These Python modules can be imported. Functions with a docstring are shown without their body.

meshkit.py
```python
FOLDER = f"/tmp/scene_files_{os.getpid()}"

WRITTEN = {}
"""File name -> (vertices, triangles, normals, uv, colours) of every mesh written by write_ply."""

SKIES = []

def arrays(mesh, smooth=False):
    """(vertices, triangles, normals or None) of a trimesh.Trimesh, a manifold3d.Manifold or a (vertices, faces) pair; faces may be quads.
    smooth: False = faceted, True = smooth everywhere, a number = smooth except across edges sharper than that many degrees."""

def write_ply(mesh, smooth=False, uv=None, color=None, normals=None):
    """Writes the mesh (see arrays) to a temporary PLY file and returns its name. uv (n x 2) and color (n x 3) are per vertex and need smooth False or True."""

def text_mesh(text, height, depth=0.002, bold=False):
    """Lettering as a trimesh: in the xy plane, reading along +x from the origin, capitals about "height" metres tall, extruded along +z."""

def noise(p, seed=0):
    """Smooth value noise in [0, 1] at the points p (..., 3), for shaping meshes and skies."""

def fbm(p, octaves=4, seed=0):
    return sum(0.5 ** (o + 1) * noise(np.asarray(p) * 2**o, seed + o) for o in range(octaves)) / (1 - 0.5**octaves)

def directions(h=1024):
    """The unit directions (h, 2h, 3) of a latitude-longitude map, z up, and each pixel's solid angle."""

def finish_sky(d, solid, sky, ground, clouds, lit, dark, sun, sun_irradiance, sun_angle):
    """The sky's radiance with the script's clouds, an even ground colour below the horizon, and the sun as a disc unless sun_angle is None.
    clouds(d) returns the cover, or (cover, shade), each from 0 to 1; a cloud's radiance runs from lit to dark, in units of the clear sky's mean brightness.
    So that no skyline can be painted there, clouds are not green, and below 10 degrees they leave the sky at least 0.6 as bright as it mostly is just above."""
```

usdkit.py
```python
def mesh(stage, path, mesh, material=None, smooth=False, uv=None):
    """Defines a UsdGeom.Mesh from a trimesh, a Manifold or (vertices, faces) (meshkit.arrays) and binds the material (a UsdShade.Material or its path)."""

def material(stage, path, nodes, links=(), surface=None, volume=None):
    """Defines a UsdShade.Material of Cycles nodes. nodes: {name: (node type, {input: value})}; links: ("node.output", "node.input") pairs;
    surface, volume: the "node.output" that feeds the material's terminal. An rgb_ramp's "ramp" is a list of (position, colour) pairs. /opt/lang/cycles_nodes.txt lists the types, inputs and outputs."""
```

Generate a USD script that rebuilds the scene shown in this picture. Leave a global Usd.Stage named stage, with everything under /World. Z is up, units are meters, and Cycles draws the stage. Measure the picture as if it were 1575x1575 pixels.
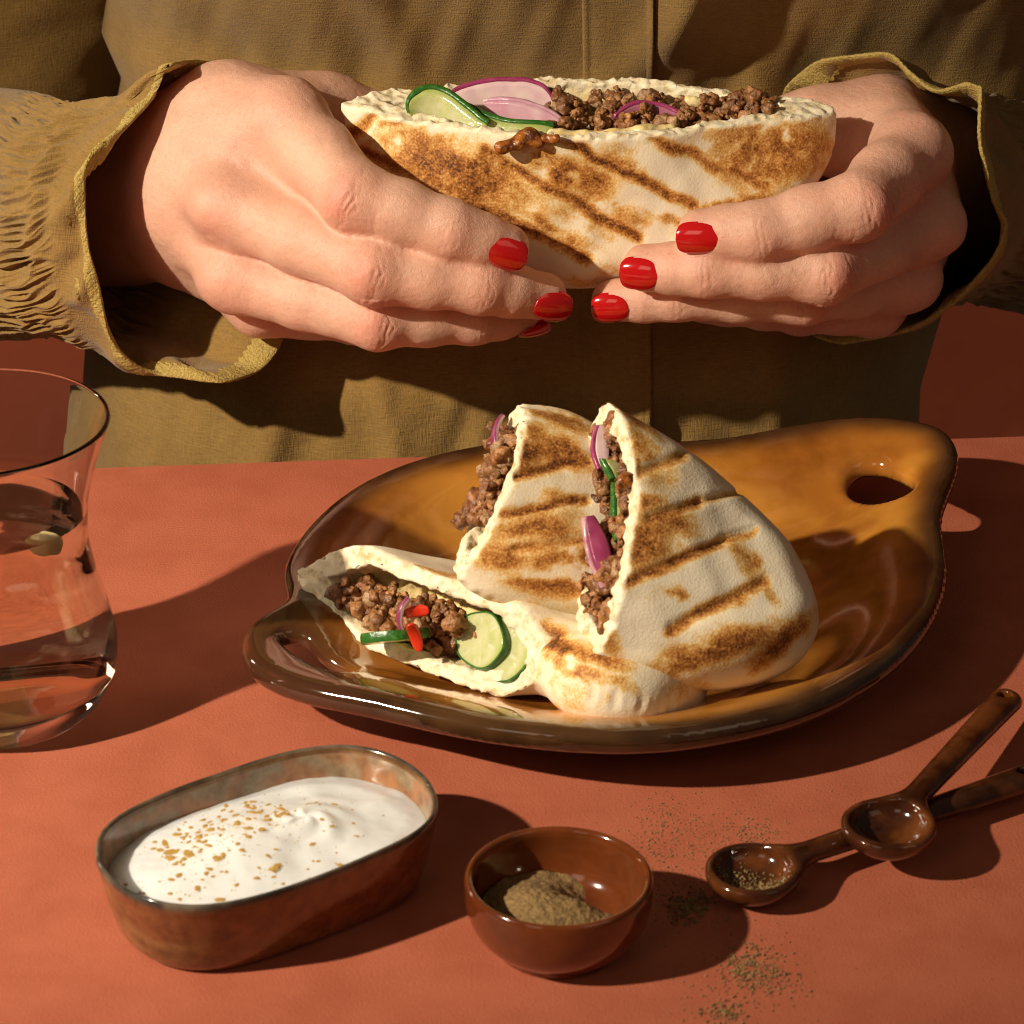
import math, numpy as np, trimesh, usdkit
from meshkit import noise, fbm
from scipy import ndimage, sparse
from scipy.spatial import cKDTree
from scipy.interpolate import splprep, splev, PchipInterpolator
from shapely.geometry import Polygon, Point
import shapely
from pxr import Usd, UsdGeom, UsdLux, UsdShade, Sdf, Gf, Vt

stage = Usd.Stage.CreateInMemory()
UsdGeom.SetStageUpAxis(stage, 'Z'); UsdGeom.SetStageMetersPerUnit(stage, 1.0)
UsdGeom.Xform.Define(stage, '/World'); UsdGeom.Scope.Define(stage, '/World/Looks')

# ---------------------------------------------------------------- camera, lamps, exposure
HALF = math.tan(math.radians(10.0)); TILT = math.radians(26.0)
EYE = np.array([0, 0, .82 * math.sin(TILT)])
FWD = np.array([0, math.cos(TILT), -math.sin(TILT)]); UPV = np.array([0, math.sin(TILT), math.cos(TILT)]); RGT = np.array([1.0, 0, 0])
cam = UsdGeom.Camera.Define(stage, '/World/camera')
cam.AddTransformOp().Set(Gf.Matrix4d(*[float(x) for r in ((*RGT, 0), (*UPV, 0), (*(-FWD), 0), (*EYE, 1)) for x in r]))
cam.CreateHorizontalApertureAttr(36.0); cam.CreateVerticalApertureAttr(36.0); cam.CreateFocalLengthAttr(18.0 / HALF)
cam.CreateFStopAttr(40.0); cam.CreateFocusDistanceAttr(.79)
cam.CreateClippingRangeAttr(Gf.Vec2f(.02, 50)); cam.CreateExposureAttr(0.0)

def aim(prim, pos, target):
    z = np.array(pos, float) - np.array(target, float); z /= np.linalg.norm(z)
    x = np.cross([0, 0, 1.0], z); x /= np.linalg.norm(x); y = np.cross(z, x)
    prim.AddTransformOp().Set(Gf.Matrix4d(*[float(v) for r in ((*x, 0), (*y, 0), (*z, 0), (*pos, 1)) for v in r]))
KEY_AT = (-.62, .285, .525)
key = UsdLux.SphereLight.Define(stage, '/World/key_lamp'); key.CreateRadiusAttr(.011)
aim(key, KEY_AT, (-.05, .685, .035)); shp = UsdLux.ShapingAPI.Apply(key.GetPrim()); shp.CreateShapingConeAngleAttr(24.0); shp.CreateShapingConeSoftnessAttr(1.0)
key.CreateIntensityAttr(16.2); key.CreateNormalizeAttr(True); key.CreateColorAttr(Gf.Vec3f(1.0, .868, .685))
fill = UsdLux.RectLight.Define(stage, '/World/window_light'); fill.CreateWidthAttr(.36); fill.CreateHeightAttr(.46)
aim(fill, (-.55, -.40, .75), (0, .7, .05)); fill.CreateIntensityAttr(.26); fill.CreateNormalizeAttr(True); fill.CreateColorAttr(Gf.Vec3f(1.0, .76, .56))
bounce = UsdLux.RectLight.Define(stage, '/World/reflector_light'); bounce.CreateWidthAttr(.5); bounce.CreateHeightAttr(.5)
aim(bounce, (.62, .02, .70), (.1, .75, .08)); bounce.CreateIntensityAttr(.15); bounce.CreateNormalizeAttr(True); bounce.CreateColorAttr(Gf.Vec3f(1.0, .74, .52))
back = UsdLux.RectLight.Define(stage, '/World/wall_lamp'); back.CreateWidthAttr(.25); back.CreateHeightAttr(.25)
aim(back, (-.85, 1.10, .25), (-.36, 1.55, -.16)); back.CreateIntensityAttr(1.1); back.CreateNormalizeAttr(True); back.CreateColorAttr(Gf.Vec3f(1.0, .80, .62))
amb = UsdLux.DomeLight.Define(stage, '/World/room_light'); amb.CreateIntensityAttr(.018); amb.CreateColorAttr(Gf.Vec3f(1.0, .80, .62))

# ---------------------------------------------------------------- helpers
def ray(u, v): return FWD + (u - 787.5) / 787.5 * HALF * RGT + (787.5 - v) / 787.5 * HALF * UPV
def at_z(u, v, z=0.0): r = ray(u, v); return EYE + r * ((z - EYE[2]) / r[2])
def at_y(u, v, y): r = ray(u, v); return EYE + r * (y / r[1])
def at_plane(u, v, o, n): r = ray(u, v); return EYE + r * (np.dot(o - EYE, n) / np.dot(r, n))
def pixel(p):
    d = np.asarray(p) - EYE; k = d @ FWD
    return np.stack([787.5 + d @ RGT / k / HALF * 787.5, 787.5 - d @ UPV / k / HALF * 787.5], -1)
unit = lambda a: np.asarray(a, float) / np.linalg.norm(a)
def sstep(a, b, x): t = np.clip((x - a) / (b - a), 0, 1); return t * t * (3 - 2 * t)
def lerp(a, b, t): t = np.asarray(t)[..., None]; return np.asarray(a) * (1 - t) + np.asarray(b) * t

BASE, USED = {}, {}
def fresh(path):
    n = USED.get(path, -1) + 1; USED[path] = n
    return path if n == 0 else f'{path}_{n:03d}'
def tagp(prim, label=None, category=None, group=None, kind=None):
    for k, v in (('label', label), ('category', category), ('group', group), ('kind', kind)):
        if v: prim.SetCustomDataByKey(k, v)
def thing(name, label, category, base=(0, 0, 0), group=None, kind=None):
    x = UsdGeom.Xform.Define(stage, fresh('/World/' + name)); x.AddTranslateOp().Set(Gf.Vec3d(*map(float, base)))
    tagp(x.GetPrim(), label, category, group, kind); BASE[str(x.GetPath())] = np.array(base, float)
    return str(x.GetPath())
def obj(name, mesh, material, parent='/World', smooth=False, tint=None, **tags):
    if hasattr(mesh, 'vertices'): v, f = np.array(mesh.vertices), np.array(mesh.faces)
    else: v, f = mesh
    base = BASE.get(parent, np.zeros(3)); path = fresh(parent + '/' + name); BASE[path] = base
    smooth = True if tint is not None and smooth else smooth
    m = usdkit.mesh(stage, path, trimesh.Trimesh(np.asarray(v) - base, f, process=False), MAT[material], smooth)
    if tint is not None:
        UsdGeom.PrimvarsAPI(m).CreatePrimvar('tint', Sdf.ValueTypeNames.Color3fArray, 'vertex').Set(Vt.Vec3fArray.FromNumpy(np.asarray(tint, np.float32)))
    tagp(m.GetPrim(), **tags)
    return path

def surface_nets(f, origin, h):
    """Isosurface f = 0 of a grid of values (negative inside) as (vertices, triangles)."""
    f = np.asarray(f, np.float32); s = f < 0
    n = np.array(f.shape) - 1
    count = np.zeros(n, np.int8)
    off = [(i, j, k) for i in (0, 1) for j in (0, 1) for k in (0, 1)]
    for i, j, k in off: count += s[i:i + n[0], j:j + n[1], k:k + n[2]]
    act = np.argwhere((count > 0) & (count < 8))
    idx = -np.ones(n, np.int64); idx[tuple(act.T)] = np.arange(len(act))
    val = {o: f[act[:, 0] + o[0], act[:, 1] + o[1], act[:, 2] + o[2]] for o in off}
    acc, cnt = np.zeros((len(act), 3)), np.zeros(len(act))
    for a in off:
        for ax in range(3):
            if a[ax] == 0:
                b = list(a); b[ax] = 1; b = tuple(b)
                va, vb = val[a], val[b]; m = (va < 0) != (vb < 0)
                t = np.where(m, va / np.where(m, va - vb, 1), 0)
                p = np.zeros((len(act), 3)); p[:] = a; p[:, ax] = t
                acc[m] += p[m]; cnt[m] += 1
    v = np.asarray(origin) + h * (act + acc / cnt[:, None])
    tris = []
    for ax in range(3):
        o1, o2 = [(1, 2), (2, 0), (0, 1)][ax]
        a = [slice(None)] * 3; b = [slice(None)] * 3
        a[ax] = slice(0, -1); b[ax] = slice(1, None)
        for o in (o1, o2): a[o] = slice(1, -1); b[o] = slice(1, -1)
        sa, sb = s[tuple(a)], s[tuple(b)]
        e = np.argwhere(sa != sb)
        if not len(e): continue
        flip = sa[tuple(e.T)]
        g = e.copy(); g[:, o1] += 1; g[:, o2] += 1
        q = []
        for d1, d2 in ((-1, -1), (0, -1), (0, 0), (-1, 0)):
            c = g.copy(); c[:, o1] += d1; c[:, o2] += d2
            q.append(idx[tuple(c.T)])
        q = np.stack(q, 1); q = np.where(flip[:, None], q, q[:, ::-1])
        tris += [q[:, [0, 1, 2]], q[:, [0, 2, 3]]]
    return v, np.vstack(tris)
def smooth_mesh(v, f, n=6, lam=.5, mu=-.53):
    e = np.vstack([f[:, [0, 1]], f[:, [1, 2]], f[:, [2, 0]]]); e = np.vstack([e, e[:, ::-1]])
    A = sparse.csr_matrix((np.ones(len(e)), (e[:, 0], e[:, 1])), (len(v), len(v))); A.data[:] = 1
    W = sparse.diags(1 / np.maximum(np.asarray(A.sum(1)).ravel(), 1)) @ A
    for _ in range(n):
        v = v + lam * (W @ v - v)
        if mu: v = v + mu * (W @ v - v)
    return v
def normals(v, f):
    n = np.zeros_like(v); c = np.cross(v[f[:, 1]] - v[f[:, 0]], v[f[:, 2]] - v[f[:, 0]])
    for k in range(3): np.add.at(n, f[:, k], c)
    return n / np.maximum(np.linalg.norm(n, axis=1, keepdims=True), 1e-12)
def grid(lo, hi, h):
    ax = [np.arange(a - 2 * h, b + 2.5 * h, h, dtype=np.float32) for a, b in zip(lo, hi)]
    return ax, np.stack(np.meshgrid(*ax, indexing='ij'), -1)
def spline(pts, n, closed=False, s=0.0):
    p = np.asarray(pts, float)
    if closed: p = np.vstack([p, p[:1]])
    k = min(3, len(p) - 1)
    tck, _ = splprep(p.T, s=s, per=closed, k=k)
    return np.stack(splev(np.linspace(0, 1, n, endpoint=not closed), tck), 1)
def lathe(profile, n=96, center=(0, 0, 0), close=True):
    p = np.asarray(profile, float); a = np.linspace(0, 2 * np.pi, n, endpoint=False)
    v = np.stack([p[:, None, 0] * np.cos(a), p[:, None, 0] * np.sin(a), np.repeat(p[:, None, 1], n, 1)], -1)
    return loft(v + np.asarray(center), close_u=True)
def loft(g, close_u=True, close_v=False, flip=False):
    """Grid of points (rows, columns, 3) as a mesh; close_u joins the last column to the first."""
    r, c = g.shape[:2]; i = np.arange(r if close_v else r - 1)[:, None]; j = np.arange(c if close_u else c - 1)[None]
    a, b = i * c + j, i * c + (j + 1) % c; d, e = ((i + 1) % r) * c + j, ((i + 1) % r) * c + (j + 1) % c
    f = np.vstack([np.stack([a, b, e], -1).reshape(-1, 3), np.stack([a, e, d], -1).reshape(-1, 3)])
    return g.reshape(-1, 3), (f[:, ::-1] if flip else f)
def tube(path, rad, n=12):
    p = np.asarray(path, float); rad = np.broadcast_to(rad, len(p))
    t = np.gradient(p, axis=0); t /= np.linalg.norm(t, axis=1, keepdims=True)
    up = np.array([0, 0, 1.0]) if abs(t[0, 2]) < .9 else np.array([1.0, 0, 0])
    rows = []
    x = unit(np.cross(up, t[0]))
    for k in range(len(p)):
        x = unit(x - t[k] * (x @ t[k])); y = np.cross(t[k], x)
        a = np.linspace(0, 2 * np.pi, n, endpoint=False)
        rows.append(p[k] + rad[k] * (np.cos(a)[:, None] * x + np.sin(a)[:, None] * y))
    v, f = loft(np.array(rows)); m = len(v)
    v = np.vstack([v, p[:1], p[-1:]]); j = np.arange(n); j2 = (j + 1) % n; last = (len(p) - 1) * n
    f = np.vstack([f, np.stack([np.full(n, m), j2, j], 1), np.stack([np.full(n, m + 1), last + j, last + j2], 1)])
    return v, f
def join(*ms):
    v, f, n = [], [], 0
    for a, b in ms: v.append(a); f.append(np.asarray(b) + n); n += len(a)
    return np.vstack(v), np.vstack(f)
def rcone(P, a, b, ra, rb):
    a = np.asarray(a, np.float32); ba = np.asarray(b, np.float32) - a; pa = P - a
    t = np.clip(pa @ ba / (ba @ ba), 0, 1)
    return np.linalg.norm(pa - t[..., None] * ba, axis=-1) - (ra + (rb - ra) * t)
def smin(a, b, k): h = np.maximum(k - np.abs(a - b), 0) / k; return np.minimum(a, b) - h * h * k * .25
def seg_dist(P, a, b):
    ba = b - a; t = np.clip(((P - a) @ ba) / max(ba @ ba, 1e-18), 0, 1)
    return np.linalg.norm(P - a - t[..., None] * ba, axis=-1)
def line_dist(P, pts):
    d = np.full(P.shape[:-1], 1e9)
    for a, b in zip(pts[:-1], pts[1:]): d = np.minimum(d, seg_dist(P, a, b))
    return d

# ---------------------------------------------------------------- materials
MAT = {}
def material(name, color, rough=.5, tint=False, noise_scale=None, noise_to=None, lo=.4, hi=.65, detail=4, bump=None, spec=None, extra=None, bump2=None):
    """Principled surface; colour from the tint attribute or a constant, mixed by noise towards noise_to; bump = (scale, distance, strength)."""
    n = {'p': ('principled_bsdf', {'base_color': color, 'roughness': rough, **({'specular_ior_level': spec} if spec is not None else {}), **(extra or {})}), 'g': ('geometry', {})}
    l, col = [], None
    if tint: n['t'] = ('attribute', {'attribute': 'tint'}); col = 't.color'
    if noise_scale:
        n['n'] = ('noise_texture', {'scale': noise_scale, 'detail': detail, 'roughness': .6}); l.append(('g.position', 'n.vector'))
        n['r'] = ('map_range', {'from_min': lo, 'from_max': hi, 'to_min': 0.0, 'to_max': 1.0, 'clamp': True}); l.append(('n.fac', 'r.value'))
        n['m'] = ('mix_color', {'a': color, 'b': noise_to, **({'blend_type': 'multiply'} if tint else {})}); l.append(('r.result', 'm.fac'))
        if col: l.append((col, 'm.a'))
        col = 'm.result'
    if col: l.append((col, 'p.base_color'))
    last = None
    for k, b in enumerate([x for x in (bump, bump2) if x]):
        n[f'bn{k}'] = ('noise_texture', {'scale': b[0], 'detail': 3, 'roughness': .6}); l.append(('g.position', f'bn{k}.vector'))
        n[f'b{k}'] = ('bump', {'distance': b[1], 'strength': b[2] if len(b) > 2 else 1.0}); l.append((f'bn{k}.fac', f'b{k}.height'))
        if last: l.append((last, f'b{k}.normal'))
        last = f'b{k}.normal'
    if last: l.append((last, 'p.normal'))
    MAT[name] = usdkit.material(stage, '/World/Looks/' + name, n, l, surface='p.BSDF')

material('table_paper', (.44, .122, .064), .62, noise_scale=60, noise_to=(.395, .103, .052), bump=(1400, .0006, .35), spec=.35)
material('backdrop_paper', (.62, .14, .06), .7, noise_scale=9, noise_to=(.56, .12, .05))
material('plate_glaze', (.4, .15, .03), .09, tint=True, noise_scale=55, noise_to=(.62, .55, .5), lo=.42, hi=.72, detail=6, bump=(45, .0006, .12), extra={'coat_weight': .6, 'coat_roughness': .04})
material('dish_glaze', (.3, .13, .05), .16, tint=True, noise_scale=260, noise_to=(.55, .48, .4), lo=.42, hi=.7, detail=6, bump=(120, .0006, .3), extra={'coat_weight': .3, 'coat_roughness': .1})
material('bowl_glaze', (.150, .036, .008), .12, noise_scale=70, noise_to=(.095, .021, .005), detail=5, bump=(60, .0005, .25), extra={'coat_weight': .5, 'coat_roughness': .06})
material('spoon_glaze', (.13, .034, .010), .11, tint=True, noise_scale=130, noise_to=(.4, .33, .28), lo=.45, hi=.7, detail=5, bump=(60, .0005, .25), extra={'coat_weight': .2, 'coat_roughness': .05})
material('yoghurt', (.85, .855, .82), .28, extra={'subsurface_weight': .5, 'subsurface_radius': (1, .8, .6), 'subsurface_scale': .002}, bump=(300, .0004, .25))
material('paprika_fleck', (.46, .27, .055), .6)
material('ground_spice', (.30, .18, .065), .85, noise_scale=900, noise_to=(.17, .10, .03), bump=(1500, .0008, .8))
material('spice_grain', (.30, .19, .07), .85, noise_scale=500, noise_to=(.12, .085, .03))
MAT['clear_glass'] = usdkit.material(stage, '/World/Looks/clear_glass', {'p': ('principled_bsdf', {'base_color': (.985, .985, .98), 'roughness': .0, 'ior': 1.5, 'transmission_weight': 1.0})}, surface='p.BSDF')
MAT['tea'] = usdkit.material(stage, '/World/Looks/tea', {'p': ('principled_bsdf', {'base_color': (.96, .84, .70), 'roughness': .0, 'ior': 1.33, 'transmission_weight': 1.0})}, surface='p.BSDF')
material('lemon_pulp', (.75, .62, .30), .4)
material('hole_clay', (.55, .48, .42), .5)

# ---------------------------------------------------------------- table and backdrop
e0, e1 = at_z(-700, 749), at_z(2300, 646.5)
front = [np.array([e1[0], .12, 0]), np.array([e0[0], .12, 0])]
top = [e0, e1, *front][::-1]
tv = np.array([[p[0], p[1], z] for z in (0, -.018) for p in top]); tv[4:] = tv[4:]
# bevelled back edge
m = trimesh.Trimesh(*[np.asarray(x) for x in (tv, [[0, 1, 2], [0, 2, 3], [4, 6, 5], [4, 7, 6], [0, 4, 5], [0, 5, 1], [1, 5, 6], [1, 6, 2], [2, 6, 7], [2, 7, 3], [3, 7, 4], [3, 4, 0]])], process=False)
m.fix_normals()
obj('table', m, 'table_paper', kind='structure', label='terracotta paper covered table top under the dishes', category='table')
w = [at_y(-900, -500, 1.55), at_y(2500, -500, 1.55)]
bd = np.array([[-1.6, 1.55, -.75], [1.6, 1.55, -.75], [1.6, 1.55, .9], [-1.6, 1.55, .9], [-1.6, 1.60, -.75], [1.6, 1.60, -.75], [1.6, 1.60, .9], [-1.6, 1.60, .9]])
m = trimesh.Trimesh(bd, [[0, 1, 2], [0, 2, 3], [5, 4, 7], [5, 7, 6], [3, 2, 6], [3, 6, 7], [1, 0, 4], [1, 4, 5], [1, 5, 6], [1, 6, 2], [4, 0, 3], [4, 3, 7]], process=False)
obj('wall', m, 'backdrop_paper', kind='structure', label='terracotta red wall far behind the seated person', category='wall')

# ---------------------------------------------------------------- person: hands, arms
def jt(u, v, y): return at_y(u, v, y)
HANDS = {
 'a': dict(
  fingers=dict(
   index=[(436, 186, .790, 1.15), (547, 303, .758, .95), (693, 352, .754, .80), (777, 380, .757, .66)],
   middle=[(350, 316, .779, 1.02), (573, 418, .752, .90), (738, 440, .755, .78), (834, 455, .763, .68)],
   ring=[(362, 424, .778, .98), (580, 494, .757, .80), (726, 490, .766, .70), (808, 482, .776, .60)],
   pinky=[(402, 468, .790, .85), (545, 490, .795, .70), (635, 490, .800, .62), (700, 485, .805, .55)]),
  palm=[((345, 170, .803, 1.25), 'index'), ((315, 255, .800, 1.25), 'middle'), ((300, 335, .800, 1.2), 'ring'), ((305, 390, .806, 1.05), 'pinky')],
  thumb=[(365, 172, .808, 1.3), (500, 170, .822, 1.05), (610, 195, .826, .88), (700, 215, .824, .72)],
  web=[((428, 246, .789, .98), (452, 270, .786, .90)), ((440, 286, .7835, .80), (478, 301, .7790, .72)), ((300, 300, .797, 1.45), (360, 250, .790, 1.25)), ((430, 190, .805, 1.25), (505, 185, .818, 1.0)), ((375, 215, .795, 1.25), (450, 268, .789, .95)), ((340, 345, .79, 1.1), (430, 395, .782, .75)), ((370, 240, .80, 1.4), (440, 250, .795, 1.1)), ((400, 300, .80, 1.3), (440, 330, .80, 1.3)), ((400, 240, .80, 1.4), (380, 380, .80, 1.2))],
  arm=[((310, 205, .806, 1.55), (40, 262, .880, 1.6)), ((295, 350, .806, 1.45), (40, 380, .880, 1.7)), ((295, 280, .804, 1.75), (40, 318, .880, 1.9))],
  elbow=(-560, 330, .99), upper=(-420, -700, .99)),
 'b': dict(
  fingers=dict(
   index=[(1402, 236, .790, 1.04), (1320, 317, .756, .94), (1165, 356, .752, .80), (1078, 358, .755, .66)],
   middle=[(1424, 342, .787, .98), (1268, 418, .755, .88), (1085, 415, .755, .76), (992, 412, .760, .68)],
   ring=[(1393, 428, .790, .90), (1235, 456, .766, .78), (1040, 456, .766, .68), (942, 462, .770, .62)],
   pinky=[(1345, 474, .798, .76), (1230, 480, .797, .62), (1120, 470, .798, .56), (1050, 465, .80, .5)]),
  palm=[((1355, 195, .825, 1.25), 'index'), ((1385, 250, .832, 1.25), 'middle'), ((1380, 320, .832, 1.2), 'ring'), ((1355, 375, .832, 1.1), 'pinky')],
  thumb=[(1352, 190, .828, 1.3), (1255, 195, .822, 1.1), (1150, 205, .825, .90), (1060, 220, .824, .74)],
  web=[((1392, 240, .803, 1.08), (1418, 325, .803, 1.02)), ((1412, 345, .803, .98), (1388, 425, .805, .92)), ((1368, 215, .815, 1.2), (1392, 300, .815, 1.2)), ((1330, 220, .815, 1.15), (1265, 205, .825, 1.0)), ((1360, 320, .815, 1.3), (1330, 370, .81, 1.2)), ((1400, 250, .82, 1.2), (1370, 400, .82, 1.1))],
  arm=[((1372, 205, .840, 1.6), (1610, 240, .945, 2.0)), ((1377, 330, .840, 1.4), (1610, 390, .945, 2.0)), ((1375, 265, .840, 1.7), (1610, 315, .945, 2.2))],
  elbow=(1900, 330, 1.03), upper=(1900, -600, 1.03)),
}
CM = .01
def build_hand(H, h=.001):
    J = {k: [(jt(u, v, y), r * CM) for u, v, y, r in c] for k, c in H['fingers'].items()}
    palm = [((jt(*a[:3]), a[3] * CM), J[k][0]) for a, k in H['palm']]
    th = [(jt(u, v, y), r * CM) for u, v, y, r in H['thumb']]
    web = [((jt(*a[:3]), a[3] * CM), (jt(*b[:3]), b[3] * CM)) for a, b in H['web']]
    arm = [((jt(*a[:3]), a[3] * CM), (jt(*b[:3]), b[3] * CM)) for a, b in H['arm']]
    allp = [p for c in J.values() for p, r in c] + [p for p, r in th] + [p for a, b in arm for p, r in (a, b)] + [p for a, b in palm for p, r in (a, b)]
    lo, hi = np.min(allp, 0) - .024, np.max(allp, 0) + .024
    ax, P = grid(lo, hi, h); shp = P.shape[:3]
    Pf = P.reshape(-1, 3)
    # coarse cull: keep only points near the skeleton
    def field(Q):
        pm = None
        for a, b in palm:
            d = rcone(Q, a[0], b[0], a[1], b[1]); pm = d if pm is None else smin(pm, d, .006)
        for a, b in web: pm = smin(pm, rcone(Q, a[0], b[0], a[1], b[1]), .007)
        # tendons from wrist to knuckles
        for a, b in arm: pm = smin(pm, rcone(Q, a[0], b[0], a[1], b[1]), .011)
        t = None
        for a, b in zip(th[:-1], th[1:]):
            d = rcone(Q, a[0], b[0], a[1], b[1]); t = d if t is None else smin(t, d, .004)
        pm = smin(pm, t, .008)
        out = pm
        for k, c in J.items():
            fd = None
            for i, (a, b) in enumerate(zip(c[:-1], c[1:])):
                # bones are a little slimmer between the joints
                mid = (a[0] + b[0]) / 2; rm = (a[1] + b[1]) / 2 * (.985 if i else 1.0)
                d = smin(rcone(Q, a[0], mid, a[1], rm), rcone(Q, mid, b[0], rm, b[1]), .003)
                fd = d if fd is None else smin(fd, d, .003)
            out = np.minimum(smin(pm, fd, .0058), smin(out, fd, .0024))
        return out
    D = np.full(len(Pf), .02, np.float32)
    sk = []
    for c in list(J.values()) + [th]:
        for a, b in zip(c[:-1], c[1:]): sk += [(a, b)]
    sk += palm + arm + web
    near = np.full(len(Pf), False)
    cs = Pf  # bounding test with cheap capsule distance on a coarse lattice
    step = 6
    Pc = P[::step, ::step, ::step]
    dc_ = np.full(Pc.shape[:3], 9.0, np.float32)
    for a, b in sk: dc_ = np.minimum(dc_, rcone(Pc, a[0], b[0], a[1], b[1]))
    nearc = np.repeat(np.repeat(np.repeat(np.abs(dc_) < .014, step, 0), step, 1), step, 2)[:shp[0], :shp[1], :shp[2]]
    insc = np.repeat(np.repeat(np.repeat(dc_ < -.0, step, 0), step, 1), step, 2)[:shp[0], :shp[1], :shp[2]]
    D[insc.reshape(-1)] = -.02
    ii = np.flatnonzero(nearc.reshape(-1))
    D[ii] = field(Pf[ii])
    v, f = surface_nets(D.reshape(shp), [a[0] for a in ax], h)
    v = smooth_mesh(v, f, 5)
    m = trimesh.Trimesh(v, f, process=False)
    parts = m.split(only_watertight=False)
    m = max(parts, key=lambda x: len(x.faces))
    v, f = trimesh.remesh.subdivide(np.array(m.vertices), np.array(m.faces))
    v = smooth_mesh(v, f, 3)
    return v, f, J, th, palm, arm

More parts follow.
